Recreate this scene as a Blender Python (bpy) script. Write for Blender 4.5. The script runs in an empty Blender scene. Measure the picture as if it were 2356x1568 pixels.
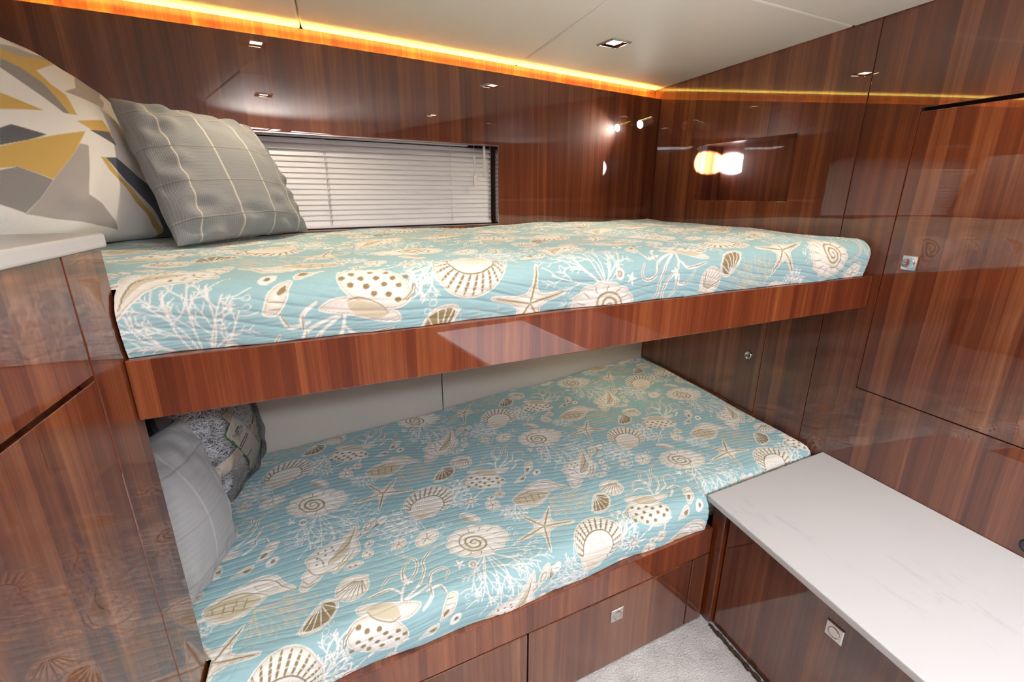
import bpy, bmesh, math, random
import numpy as np
from mathutils import Vector, Matrix, Euler

# ------------------------------------------------------------------ camera
scene = bpy.context.scene
COL = scene.collection
cam_d = bpy.data.cameras.new('camera'); cam = bpy.data.objects.new('camera', cam_d); COL.objects.link(cam)
cam_d.sensor_width = 36.0; cam_d.lens = 36.0 * 1080 / 2356; cam_d.clip_start = .02
CAMZ = 1.3904
cam.location = (0, 0, CAMZ)
cam.rotation_euler = (math.radians(90 - 17.33), 0, math.radians(-19.83))
scene.camera = cam

# ------------------------------------------------------------------ world, lights, exposure
world = bpy.data.worlds.new('world'); scene.world = world; world.use_nodes = True
bgn = world.node_tree.nodes['Background']
bgn.inputs[0].default_value = (.84, .925, 1.0, 1); bgn.inputs[1].default_value = 1.0
vs = scene.view_settings
vs.view_transform = 'Standard'; vs.look = 'None'; vs.gamma = 1.0; vs.use_curve_mapping = False
vs.exposure = 0.40

def spot(name, loc, target, power, color, angle, blend=.6, radius=.03):
    d = bpy.data.lights.new(name, 'SPOT'); d.energy = power; d.color = color
    d.spot_size = math.radians(angle); d.spot_blend = blend; d.shadow_soft_size = radius
    o = bpy.data.objects.new(name, d); COL.objects.link(o); o.location = loc
    o.rotation_euler = (Vector(target) - Vector(loc)).to_track_quat('-Z', 'Y').to_euler()
    return o
ZCEIL = 1.896
# assumed unseen photographer's flash, bounced off the cabin ceiling beside the camera
flash = spot('assumed_bounce_flash', (.22, -.06, 1.42), (.42, .22, 1.896), 100, (.93, .955, 1.0), 104, 1.0, .08)
# two added fill lights behind the camera, each set in an added ceiling hatch
FILL_HATCHES = ((.80, 1.45, -1.17, -.80), (.06, .70, -1.17, -.80))
for hx0, hx1, hy0, hy1 in FILL_HATCHES:
    pd = bpy.data.lights.new('hatch_fill', 'AREA'); pd.shape = 'RECTANGLE'; pd.size = hx1-hx0-.02; pd.size_y = hy1-hy0-.02
    pd.energy = 40; pd.color = (.86, .935, 1.0)
    po = bpy.data.objects.new('hatch_fill', pd); COL.objects.link(po); po.location = ((hx0+hx1)/2, (hy0+hy1)/2, ZCEIL+.045)

# ------------------------------------------------------------------ helpers
ZC = 1.896; XR = 1.6; XL = -.95; YF = -1.2
def yb(x):  return 2.216 - .25*(1.6 - x) + .0531*max(0., .32 - x)**2      # hull side lining, gently curved
def yu(x):  return 1.0176 - .0826*(1.6 - x)                              # front of the upper bunk
def yl(x):  return .9648 - .113*(1.04 - x)                               # front of the lower bunk

def tag(o, label=None, cat=None, group=None, kind=None):
    if label: o['label'] = label
    if cat: o['category'] = cat
    if group: o['group'] = group
    if kind: o['kind'] = kind
    return o
POS = {}
def empty(name, loc):
    o = bpy.data.objects.new(name, None); COL.objects.link(o); o.location = loc; o.empty_display_size = .05
    POS[o] = Vector(loc); return o
def world_uv(me, V):
    """u runs across the grain (horizontal), v along it, in metres of the place itself"""
    uv = me.uv_layers.new(name='grain')
    buf = np.empty(len(me.loops)*2)
    for p in me.polygons:
        n = p.normal
        if abs(n.z) > .7:
            for li in p.loop_indices:
                c = V[me.loops[li].vertex_index]; buf[2*li] = c[0]; buf[2*li+1] = c[1]
        else:
            t = Vector((-n.y, n.x, 0)); t.normalize()
            if abs(t.x) > abs(t.y):
                if t.x < 0: t = -t
            elif t.y > 0: t = -t
            for li in p.loop_indices:
                c = V[me.loops[li].vertex_index]; buf[2*li] = c[0]*t.x + c[1]*t.y; buf[2*li+1] = c[2]
    uv.data.foreach_set('uv', buf)
def mesh_obj(name, V, F, mat, parent=None, bevel=0, smooth=False, uv=True, seg=2):
    """V in place coordinates; the object gets its own origin at its base"""
    V = [tuple(map(float, v)) for v in V]
    A = np.array(V); lo = A.min(0); hi = A.max(0)
    org = Vector(((lo[0]+hi[0])/2, (lo[1]+hi[1])/2, lo[2]))
    me = bpy.data.meshes.new(name)
    me.from_pydata([(v[0]-org.x, v[1]-org.y, v[2]-org.z) for v in V], [], F)
    bm = bmesh.new(); bm.from_mesh(me); bmesh.ops.recalc_face_normals(bm, faces=bm.faces); bm.to_mesh(me); bm.free()
    if uv: world_uv(me, V)
    me.materials.append(mat)
    if smooth: me.polygons.foreach_set('use_smooth', [True]*len(me.polygons))
    o = bpy.data.objects.new(name, me); COL.objects.link(o)
    place(o, org, parent)
    if bevel:
        b = o.modifiers.new('bevel', 'BEVEL'); b.width = bevel; b.segments = seg; b.limit_method = 'ANGLE'; b.angle_limit = math.radians(40)
    return o
def place(o, org, parent):
    if parent is not None:
        o.parent = parent; o.location = Vector(org) - POS[parent]
    else: o.location = org
    POS[o] = Vector(org)
def prism(poly, z0, z1):
    n = len(poly)
    V = [(p[0], p[1], z0) for p in poly] + [(p[0], p[1], z1) for p in poly]
    F = [list(range(n))[::-1], list(range(n, 2*n))] + [[i, (i+1) % n, n+(i+1) % n, n+i] for i in range(n)]
    return V, F
def slab(name, poly, z0, z1, mat, parent=None, bevel=.0015, **k):
    V, F = prism(poly, z0, z1); return mesh_obj(name, V, F, mat, parent, bevel, **k)
def box(name, x0, x1, y0, y1, z0, z1, mat, parent=None, bevel=.0015, **k):
    return slab(name, [(x0, y0), (x1, y0), (x1, y1), (x0, y1)], z0, z1, mat, parent, bevel, **k)
def along(fn, x0, x1, d0, d1, n=1):
    """plan outline of a strip that follows the line y = fn(x), from depth d0 to d1 behind it"""
    xs = [x0 + (x1-x0)*i/n for i in range(n+1)]
    return [(x, fn(x)+d0) for x in xs] + [(x, fn(x)+d1) for x in reversed(xs)]
def holed(name, us, zs, holes, front, back, mat, parent=None, bevel=.0012):
    """panel with rectangular openings; us, zs are cut lines, front/back map (u, z) to a point"""
    V, F, idx = [], [], {}
    def vid(i, j, s):
        k = (i, j, s)
        if k not in idx: idx[k] = len(V); V.append((front if s == 0 else back)(us[i], zs[j]))
        return idx[k]
    def solid(i, j):
        if i < 0 or j < 0 or i >= len(us)-1 or j >= len(zs)-1: return False
        u = (us[i]+us[i+1])/2; z = (zs[j]+zs[j+1])/2
        return not any(h[0] < u < h[1] and h[2] < z < h[3] for h in holes)
    for i in range(len(us)-1):
        for j in range(len(zs)-1):
            if not solid(i, j): continue
            q = [(i, j), (i+1, j), (i+1, j+1), (i, j+1)]
            F.append([vid(a, b, 0) for a, b in q]); F.append([vid(a, b, 1) for a, b in reversed(q)])
            for (a, b), (c, d), ni, nj in ((q[0], q[1], i, j-1), (q[1], q[2], i+1, j), (q[2], q[3], i, j+1), (q[3], q[0], i-1, j)):
                if not solid(ni, nj): F.append([vid(c, d, 0), vid(a, b, 0), vid(a, b, 1), vid(c, d, 1)])
    return mesh_obj(name, V, F, mat, parent, bevel)
def tube(pts, r, n=8, caps=True):
    V, F = [], []; pts = [Vector(p) for p in pts]
    rs = r if isinstance(r, (list, tuple)) else [r]*len(pts)
    for i, p in enumerate(pts):
        d = (pts[min(i+1, len(pts)-1)] - pts[max(i-1, 0)]).normalized()
        a = d.orthogonal().normalized() if i == 0 else (a - d*a.dot(d)).normalized()
        b = d.cross(a)
        for k in range(n):
            t = 2*math.pi*k/n; V.append(p + (a*math.cos(t) + b*math.sin(t))*rs[i])
    for i in range(len(pts)-1):
        for k in range(n): F.append([i*n+k, i*n+(k+1) % n, (i+1)*n+(k+1) % n, (i+1)*n+k])
    if caps: F += [list(range(n))[::-1], [(len(pts)-1)*n+k for k in range(n)]]
    return V, F
def lathe(prof, origin, axis, n=24):
    """prof: (radius, height) pairs turned about axis at origin"""
    ax = Vector(axis).normalized(); a = ax.orthogonal().normalized(); b = ax.cross(a); o = Vector(origin)
    V, F = [], []
    for r, h in prof:
        for k in range(n):
            t = 2*math.pi*k/n; V.append(o + ax*h + (a*math.cos(t)+b*math.sin(t))*r)
    for i in range(len(prof)-1):
        for k in range(n): F.append([i*n+k, i*n+(k+1) % n, (i+1)*n+(k+1) % n, (i+1)*n+k])
    F += [list(range(n))[::-1], [(len(prof)-1)*n+k for k in range(n)]]
    return V, F

# ------------------------------------------------------------------ materials
def new_mat(name):
    m = bpy.data.materials.new(name); m.use_nodes = True
    nt = m.node_tree; b = nt.nodes['Principled BSDF']; return m, nt, b
def node(nt, typ, **k):
    n = nt.nodes.new(typ)
    for a, v in k.items(): setattr(n, a, v)
    return n
def simple(name, col, rough=.5, metal=0, coat=0, noise=0, nscale=30, bump=0, bscale=200, spec=.5):
    m, nt, b = new_mat(name)
    b.inputs['Base Color'].default_value = (*col, 1); b.inputs['Roughness'].default_value = rough
    b.inputs['Metallic'].default_value = metal; b.inputs['Coat Weight'].default_value = coat; b.inputs['Coat Roughness'].default_value = .03
    b.inputs['Specular IOR Level'].default_value = spec
    tc = node(nt, 'ShaderNodeTexCoord')
    if noise:
        n = node(nt, 'ShaderNodeTexNoise'); n.inputs['Scale'].default_value = nscale; n.inputs['Detail'].default_value = 4
        nt.links.new(tc.outputs['Object'], n.inputs['Vector'])
        mx = node(nt, 'ShaderNodeMix', data_type='RGBA'); mx.inputs[6].default_value = (*[c*(1-noise) for c in col], 1)
        mx.inputs[7].default_value = (*[min(1, c*(1+noise)) for c in col], 1)
        nt.links.new(n.outputs['Fac'], mx.inputs[0]); nt.links.new(mx.outputs[2], b.inputs['Base Color'])
    if bump:
        n2 = node(nt, 'ShaderNodeTexNoise'); n2.inputs['Scale'].default_value = bscale; n2.inputs['Detail'].default_value = 3
        nt.links.new(tc.outputs['Object'], n2.inputs['Vector'])
        bp = node(nt, 'ShaderNodeBump'); bp.inputs['Strength'].default_value = bump; bp.inputs['Distance'].default_value = .002
        nt.links.new(n2.outputs['Fac'], bp.inputs['Height']); nt.links.new(bp.outputs['Normal'], b.inputs['Normal'])
    return m
def emit(name, col, s):
    m, nt, b = new_mat(name)
    b.inputs['Base Color'].default_value = (*col, 1); b.inputs['Emission Color'].default_value = (*col, 1); b.inputs['Emission Strength'].default_value = s
    return m
def walnut(name, seed=0., tint=(1, 1, 1), gloss=1.0):
    """lacquered straight-grain walnut veneer: leaves of differing tone, fine pores, a few wavy figures"""
    m, nt, b = new_mat(name); L = nt.links.new
    uv = node(nt, 'ShaderNodeUVMap'); uv.uv_map = 'grain'
    sp = node(nt, 'ShaderNodeSeparateXYZ'); L(uv.outputs[0], sp.inputs[0])
    def mth(op, a, bb=None, c=None):
        n = node(nt, 'ShaderNodeMath', operation=op)
        for i, v in enumerate((a, bb, c)):
            if v is None: continue
            if isinstance(v, (int, float)): n.inputs[i].default_value = v
            else: L(v, n.inputs[i])
        return n.outputs[0]
    def comb(x, y, z=0.):
        n = node(nt, 'ShaderNodeCombineXYZ')
        for i, v in enumerate((x, y, z)):
            if isinstance(v, (int, float)): n.inputs[i].default_value = v
            else: L(v, n.inputs[i])
        return n.outputs[0]
    def noise(vec, sc, det=3, rough=.55):
        n = node(nt, 'ShaderNodeTexNoise'); n.inputs['Scale'].default_value = sc; n.inputs['Detail'].default_value = det
        n.inputs['Roughness'].default_value = rough; L(vec, n.inputs['Vector']); return n.outputs['Fac']
    u = mth('ADD', sp.outputs[0], seed); v = sp.outputs[1]
    warp = noise(comb(mth('MULTIPLY', u, 5.), mth('MULTIPLY', v, 1.3), seed), 1., 2)
    u2 = mth('MULTIPLY_ADD', mth('SUBTRACT', warp, .5), .030, u)
    # veneer leaves
    vo = node(nt, 'ShaderNodeTexVoronoi', voronoi_dimensions='1D', feature='F1'); vo.inputs['Scale'].default_value = 19.; vo.inputs['Randomness'].default_value = .9
    L(mth('MULTIPLY_ADD', u2, .55, mth('MULTIPLY', u, .45)), vo.inputs['W'])
    lc = node(nt, 'ShaderNodeSeparateColor'); L(vo.outputs['Color'], lc.inputs[0])
    leaf = lc.outputs[0]
    vo2 = node(nt, 'ShaderNodeTexVoronoi', voronoi_dimensions='1D', feature='F1'); vo2.inputs['Scale'].default_value = 45.; vo2.inputs['Randomness'].default_value = 1.
    L(u2, vo2.inputs['W']); lc2 = node(nt, 'ShaderNodeSeparateColor'); L(vo2.outputs['Color'], lc2.inputs[0])
    str1 = noise(comb(mth('MULTIPLY', u2, 70.), mth('MULTIPLY', v, 1.1), leaf), 1., 4, .6)
    str2 = noise(comb(mth('MULTIPLY', u2, 420.), mth('MULTIPLY', v, 9.), leaf), 1., 3, .6)
    t = mth('MULTIPLY', leaf, .26)
    t = mth('MULTIPLY_ADD', lc2.outputs[1], .16, t)
    t = mth('MULTIPLY_ADD', str1, .50, t)
    t = mth('MULTIPLY_ADD', str2, .26, t)
    t = mth('SUBTRACT', t, .075)
    cr = node(nt, 'ShaderNodeValToRGB'); L(t, cr.inputs[0])
    stops = [(.0, (.028, .0050, .0020)), (.30, (.076, .0140, .0042)), (.50, (.130, .0285, .0085)), (.70, (.215, .0660, .0220)), (.92, (.38, .155, .060))]
    el = cr.color_ramp.elements
    for i, (p, c) in enumerate(stops):
        e = el[i] if i < 2 else el.new(p)
        e.position = p; e.color = (c[0]*tint[0], c[1]*tint[1], c[2]*tint[2], 1)
    L(cr.outputs[0], b.inputs['Base Color'])
    b.inputs['Roughness'].default_value = .42; b.inputs['Specular IOR Level'].default_value = .25
    b.inputs['Coat Weight'].default_value = gloss; b.inputs['Coat Roughness'].default_value = .0; b.inputs['Coat IOR'].default_value = 1.85
    return m
WOOD = walnut('walnut_lacquer'); WOOD2 = walnut('walnut_lacquer_warm', 3.7, (1.18, 1.05, .9)); WOOD3 = walnut('walnut_lacquer_cabinet', 8.3, (.95, 1., 1.05))
DARK = simple('shadow_gap', (.012, .006, .004), .8)
CREAM = simple('cream_vinyl', (.47, .45, .40), .45, bump=.15, bscale=600)
CEIL = simple('ceiling_vinyl', (.74, .69, .62), .5, bump=.12, bscale=500)
CHROME = simple('chrome', (.82, .82, .83), .09, 1)
SATIN = simple('satin_nickel', (.72, .69, .66), .26, 1)
BRONZE = simple('dark_bezel', (.16, .11, .07), .14, 1)
WHITEP = simple('white_plastic', (.80, .79, .80), .4)
BLACKP = simple('black_plastic', (.015, .015, .02), .35)
def quartz():
    m, nt, b = new_mat('white_quartz'); L = nt.links.new
    tc = node(nt, 'ShaderNodeTexCoord')
    big = node(nt, 'ShaderNodeTexNoise'); big.inputs['Scale'].default_value = 2.2; big.inputs['Detail'].default_value = 5; big.inputs['Distortion'].default_value = .7
    L(tc.outputs['Object'], big.inputs['Vector'])
    mp = node(nt, 'ShaderNodeMapping'); mp.inputs['Scale'].default_value = (14, 4, 4); mp.inputs['Rotation'].default_value = (0, 0, .5)
    L(tc.outputs['Object'], mp.inputs['Vector'])
    f = node(nt, 'ShaderNodeTexNoise'); f.inputs['Scale'].default_value = 1.6; f.inputs['Detail'].default_value = 7; f.inputs['Roughness'].default_value = .7; f.inputs['Distortion'].default_value = 1.2
    L(mp.outputs[0], f.inputs['Vector'])
    r1 = node(nt, 'ShaderNodeMapRange'); L(big.outputs['Fac'], r1.inputs[0]); r1.inputs[1].default_value = .50; r1.inputs[2].default_value = .68
    r2 = node(nt, 'ShaderNodeMapRange'); L(f.outputs['Fac'], r2.inputs[0]); r2.inputs[1].default_value = .54; r2.inputs[2].default_value = .68
    mm = node(nt, 'ShaderNodeMath', operation='MULTIPLY'); L(r1.outputs[0], mm.inputs[0]); L(r2.outputs[0], mm.inputs[1])
    mx = node(nt, 'ShaderNodeMix', data_type='RGBA'); mx.inputs[6].default_value = (.53, .518, .52, 1); mx.inputs[7].default_value = (.30, .32, .38, 1)
    L(mm.outputs[0], mx.inputs[0]); L(mx.outputs[2], b.inputs['Base Color']); b.inputs['Roughness'].default_value = .32
    return m
QUARTZ = quartz()
def cloth(name, attr, rough=.85, weave=0., wscale=900., sheen=.15):
    m, nt, b = new_mat(name); L = nt.links.new
    a = node(nt, 'ShaderNodeAttribute'); a.attribute_name = attr
    L(a.outputs['Color'], b.inputs['Base Color']); b.inputs['Roughness'].default_value = rough
    b.inputs['Sheen Weight'].default_value = sheen; b.inputs['Specular IOR Level'].default_value = .2
    if weave:
        uv = node(nt, 'ShaderNodeUVMap'); uv.uv_map = 'weave'
        w1 = node(nt, 'ShaderNodeTexWave', bands_direction='X'); w2 = node(nt, 'ShaderNodeTexWave', bands_direction='Y')
        for w_ in (w1, w2):
            w_.inputs['Scale'].default_value = wscale; w_.inputs['Distortion'].default_value = .6; w_.inputs['Detail'].default_value = 1; L(uv.outputs[0], w_.inputs['Vector'])
        mm = node(nt, 'ShaderNodeMath', operation='MAXIMUM'); L(w1.outputs['Fac'], mm.inputs[0]); L(w2.outputs['Fac'], mm.inputs[1])
        bp = node(nt, 'ShaderNodeBump'); bp.inputs['Strength'].default_value = weave; bp.inputs['Distance'].default_value = .001
        L(mm.outputs[0], bp.inputs['Height']); L(bp.outputs['Normal'], b.inputs['Normal'])
        mx = node(nt, 'ShaderNodeMix', data_type='RGBA', blend_type='MULTIPLY'); mx.inputs[0].default_value = .55
        gr = node(nt, 'ShaderNodeMapRange'); gr.inputs[3].default_value = .66; gr.inputs[4].default_value = 1.08
        L(mm.outputs[0], gr.inputs[0]); L(a.outputs['Color'], mx.inputs[6]); L(gr.outputs[0], mx.inputs[7]); L(mx.outputs[2], b.inputs['Base Color'])
    return m
QUILT = cloth('seashell_print_cotton', 'print')
LINEN = cloth('grey_check_weave', 'print', .9, .6, 70.)
PRINT = cloth('printed_linen', 'print', .9, .12, 190.)
def carpet_mat():
    m, nt, b = new_mat('grey_carpet'); L = nt.links.new
    tc = node(nt, 'ShaderNodeTexCoord')
    n = node(nt, 'ShaderNodeTexNoise'); n.inputs['Scale'].default_value = 170; n.inputs['Detail'].default_value = 4; L(tc.outputs['Object'], n.inputs['Vector'])
    n2 = node(nt, 'ShaderNodeTexNoise'); n2.inputs['Scale'].default_value = 14; n2.inputs['Detail'].default_value = 3; L(tc.outputs['Object'], n2.inputs['Vector'])
    ad = node(nt, 'ShaderNodeMath', operation='ADD'); L(n.outputs['Fac'], ad.inputs[0]); L(n2.outputs['Fac'], ad.inputs[1])
    cr = node(nt, 'ShaderNodeValToRGB'); cr.color_ramp.elements[0].position = .3; cr.color_ramp.elements[0].color = (.36, .34, .325, 1)
    cr.color_ramp.elements[1].position = .68; cr.color_ramp.elements[1].color = (.66, .635, .615, 1)
    hf = node(nt, 'ShaderNodeMath', operation='MULTIPLY'); L(ad.outputs[0], hf.inputs[0]); hf.inputs[1].default_value = .5; L(hf.outputs[0], cr.inputs[0])
    L(cr.outputs[0], b.inputs['Base Color']); b.inputs['Roughness'].default_value = 1; b.inputs['Specular IOR Level'].default_value = .05
    bp = node(nt, 'ShaderNodeBump'); bp.inputs['Strength'].default_value = .9; bp.inputs['Distance'].default_value = .006
    L(n.outputs['Fac'], bp.inputs['Height']); L(bp.outputs['Normal'], b.inputs['Normal'])
    return m
CARPET = carpet_mat()

# ================================================================== the cabin
floor = box('floor', XL, XR+.03, YF, 2.2, -.03, 0, CARPET, bevel=0); tag(floor, kind='structure')

# ceiling: padded vinyl panels with open joints
ceiling = empty('ceiling', (.3, .5, ZC)); tag(ceiling, 'cream padded vinyl cabin ceiling in panels', kind='structure')
HX = sorted([XL, XR+.1] + [v for q in FILL_HATCHES for v in q[:2]]); HOLES = [tuple(q) for q in FILL_HATCHES]; HY0, HY1 = -1.17, -.80
holed('ceiling_core', HX, [YF, HY0, HY1, 2.42], HOLES, lambda u, v: (u, v, ZC+.016), lambda u, v: (u, v, ZC+.05), CREAM, ceiling, 0)
def ysm(x): return 1.1824 + .13*(x - 1.136)
cuts = [XL, -.048, .757, XR]
for i in range(3):
    x0, x1 = cuts[i]+.002, cuts[i+1]-.002
    rear = [(x0+(x1-x0)*k/6, yb(x0+(x1-x0)*k/6)+.05) for k in range(7)]
    slab('ceiling_panel', [(x0, ysm(x0)+.002), (x1, ysm(x1)+.002)] + rear[::-1], ZC, ZC+.03, CEIL, ceiling, .007, seg=3)
    if i > 0:
        q = FILL_HATCHES[0] if i == 2 else FILL_HATCHES[1]
        holed('ceiling_panel', [x0, q[0], q[1], x1], [YF, HY0, HY1, 2.], HOLES, lambda u, v: (u, ysm(u)-.002 if v > 1.9 else v, ZC), lambda u, v: (u, ysm(u)-.002 if v > 1.9 else v, ZC+.03), CEIL, ceiling, .005)
    else: slab('ceiling_panel', [(x0, YF), (x1, YF), (x1, ysm(x1)-.002), (x0, ysm(x0)-.002)], ZC, ZC+.03, CEIL, ceiling, .007, seg=3)

HFR = simple('fill_hatch_white', (.8, .8, .8), .3)  # frames round the added hatches that hold the fill lights
for n_, (x0, x1, y0, y1) in zip(('fill_hatch_1', 'fill_hatch_2'), FILL_HATCHES):
    w_ = empty(n_, ((x0+x1)/2, (y0+y1)/2, ZC)); tag(w_, 'added unseen hatch for a fill light in the ceiling behind the camera', kind='structure')
    for a in ((x0-.02, x0, y0-.02, y1+.02), (x1, x1+.02, y0-.02, y1+.02), (x0, x1, y0-.02, y0), (x0, x1, y1, y1+.02)):
        box('fill_hatch_frame', *a, ZC-.008, ZC-.0005, HFR, w_, .002)

# hull side: lacquered lining with the window opening, cove above it, cream padded panels below
WX0, WX1, WZ0, WZ1 = -.33, .653, 1.268, 1.582
wall_back = empty('wall_back', (.3, 2.0, 0)); tag(wall_back, 'glossy walnut lined hull side of the cabin', kind='structure')
us = sorted(set([XL+.12*k for k in range(0, 22) if XL+.12*k < XR-.05] + [WX0, WX1, XR-.001]))
holed('lining_panel', us, [1.09, WZ0, WZ1, 1.850], [(WX0, WX1, WZ0, WZ1)], lambda u, z: (u, yb(u), z), lambda u, z: (u, yb(u)+.02, z), WOOD, wall_back)
slab('cove_band', along(yb, XL, XR+.02, .045, .06, 16), 1.80, ZC, WOOD2, wall_back, 0)
slab('cove_shelf', along(yb, XL, XR-.002, .0205, .0445, 16), 1.824, 1.836, DARK, wall_back, 0)
for a, b_ in ((XL, .355), (.358, XR-.001)):
    slab('padded_panel', along(lambda x: yb(x)-.021, a, b_, 0, .03, 10), .30, 1.085, CREAM, wall_back, .004, seg=3)
slab('hull_skin', along(yb, XL-.03, XR+.03, .10, .12, 10), 0, ZC+.05, DARK, wall_back, 0)
slab('panel_backing', along(lambda x: yb(x)-.021, XL, XR-.001, .0305, .036, 10), .28, 1.088, CREAM, wall_back, 0)
led_mat = emit('amber_led', (1.0, .72, .13), 72)
led = slab('led_strip', along(yb, XL+.02, XR-.012, .024, .034, 16), 1.8365, 1.840, led_mat, None, 0)
tag(led, 'amber light strip tucked into the cove along the top of the hull lining', 'light strip')

# right bulkhead: wide veneered panels, niche, locker door, tall cupboard door
wall_right = empty('wall_right', (XR, .8, 0)); tag(wall_right, 'glossy walnut bulkhead at the foot of the bunks', kind='structure')
fr = lambda u, z: (XR, u, z); bk = lambda u, z: (XR+.02, u, z)
NY0, NY1, NZ0, NZ1 = 1.386, 1.898, 1.364, 1.603
holed('panel', [1.1565, 1.378, NY0, NY1, 2.193, 2.27], [0, .49, 1.12, NZ0, NZ1, ZC+.012],
      [(NY0, NY1, NZ0, NZ1), (1.378, 2.193, .49, 1.12)], fr, bk, WOOD, wall_right)
holed('panel', [YF, .357, .9935, 1.1535], [0, .7645, 1.626, ZC+.012], [(.357, .9935, .7645, 1.626)], fr, bk, WOOD, wall_right)
box('backing', XR+.024, XR+.03, YF, NY0-.02, 0, ZC, DARK, wall_right, 0)
box('backing', XR+.024, XR+.03, NY0-.02, 2.26, 0, 1.3, DARK, wall_right, 0)
def niche():
    D = .135; t = .012; x0, x1 = XR+.0005, XR+D
    box('niche_back', x1, x1+t, NY0-t, NY1+t, NZ0-t, NZ1+t, WOOD3, wall_right, 0)
    box('niche_side', x0+.02, x1, NY1, NY1+t, NZ0-t, NZ1+t, WOOD3, wall_right, 0)
    box('niche_side', x0+.02, x1, NY0-t, NY0, NZ0-t, NZ1+t, WOOD3, wall_right, 0)
    box('niche_shelf', x0+.02, x1, NY0, NY1, NZ0-t, NZ0, WOOD3, wall_right, 0)
    box('niche_top', x0+.02, x1, NY0, NY1, NZ1, NZ1+t, WOOD3, wall_right, 0)
niche()
door_1 = empty('door_1', (XR, .675, .766)); tag(door_1, 'tall glossy walnut cupboard door with square chrome latch', kind='structure')
box('door_panel', XR, XR+.019, .359, .9915, .7675, 1.616, WOOD, door_1, .002)
door_2 = empty('door_2', (XR, 1.785, .49)); tag(door_2, 'dark walnut locker door with round key lock beside the lower bunk', kind='structure')
box('door_panel', XR, XR+.019, 1.3805, 2.190, .4925, 1.117, WOOD3, door_2, .002)
V, F = lathe([(.0175, 0), (.0175, .006), (.0150, .0085), (.0135, .0085), (.0128, .0065), (.001, .0065)], (XR, 1.445, .734), (-1, 0, 0), 28)
lk = mesh_obj('key_lock', V, F, SATIN, door_2, 0, True, False); lk['label'] = 'round satin metal key lock'
box('keyhole', XR-.0075, XR-.0062, 1.4385, 1.4515, .7325, .7355, BLACKP, lk, 0, uv=False)

wall_left = box('wall_left', XL-.03, XL, YF, 2.25, 0, ZC+.01, WOOD, bevel=0); tag(wall_left, kind='structure')
wall_front = box('wall_front', XL, XR+.03, YF-.03, YF, 0, ZC+.01, WOOD, bevel=0); tag(wall_front, kind='structure')

# socket low on the right bulkhead, above the counter
V, F = lathe([(.020, 0), (.020, .004), (.017, .007), (.012, .007), (.011, .003), (.001, .003)], (XR, .487, .520), (-1, 0, 0), 24)
tag(mesh_obj('power_socket', V, F, BLACKP, None, 0, True, False), 'small round black socket on the bulkhead just above the white counter', 'socket')

# latches: square plate with a round push button
def latch_mesh(name, s, proud=0.):
    h = s/2; V, F = [], []
    def ring(a, z): 
        k = len(V); V.extend([(-a, -a, z), (a, -a, z), (a, a, z), (-a, a, z)]); return k
    r0 = ring(h, 0); r1 = ring(h, .0022); r2 = ring(h-.0022, .0042)
    for a, b_ in ((r0, r1), (r1, r2)):
        for i in range(4): F.append([a+i, a+(i+1) % 4, b_+(i+1) % 4, b_+i])
    n = 32; prof = [(.355*s, .0042), (.345*s, .0022), (.315*s, .0022), (.305*s, .0040+proud), (.27*s, .0050+proud), (.0, .0046+proud)]
    k0 = len(V)
    for r, z in prof[:-1]:
        for i in range(n): t = 2*math.pi*(i+.5)/n - 3*math.pi/4; V.append((r*math.cos(t), r*math.sin(t), z))
    V.append((0, 0, prof[-1][1])); c = len(V)-1
    for j in range(len(prof)-2):
        for i in range(n): F.append([k0+j*n+i, k0+j*n+(i+1) % n, k0+(j+1)*n+(i+1) % n, k0+(j+1)*n+i])
    for i in range(n): F.append([k0+(len(prof)-2)*n+i, k0+(len(prof)-2)*n+(i+1) % n, c])
    q = n//4                                   # face of the plate round the button
    for s4 in range(4):
        a = r2+s4; b_ = r2+(s4+1) % 4
        arc = [k0+(s4*q+i) % n for i in range(q+1)]
        for i in range(q): F.append([a, arc[i+1], arc[i]] if i < q//2 else [b_, arc[i+1], arc[i]])
        F.append([a, b_, arc[q//2]])
    me = bpy.data.meshes.new(name); me.from_pydata(V, [], F)
    bm = bmesh.new(); bm.from_mesh(me); bmesh.ops.recalc_face_normals(bm, faces=bm.faces); bm.to_mesh(me); bm.free()
    return me
lm = latch_mesh('latch', .044); lm.materials.append(SATIN)
lm2 = latch_mesh('latch_polished', .044); lm2.materials.append(CHROME)
def latch(parent, pos, normal, me=lm):
    o = bpy.data.objects.new('latch', me); COL.objects.link(o)
    n = Vector(normal).normalized(); z = Vector((0, 0, 1)); x = z.cross(n).normalized(); y = n.cross(x)
    o.matrix_world = Matrix.Identity(4)
    o.rotation_euler = Matrix((x, y, n)).transposed().to_euler()
    place(o, pos, parent); o['label'] = 'square metal push latch'
    return o
l1 = latch(door_1, (XR-.0002, .923, 1.194), (-1, 0, 0), lm2); l1['label'] = 'square chrome latch with a round turn button popped out'
V, F = lathe([(.0125, 0), (.0125, .012), (.0118, .0132), (.001, .0132)], (XR-.004, .923, 1.194), (-1, 0, 0), 28)
mesh_obj('button', V, F, CHROME, l1, 0, False, False)

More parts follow.
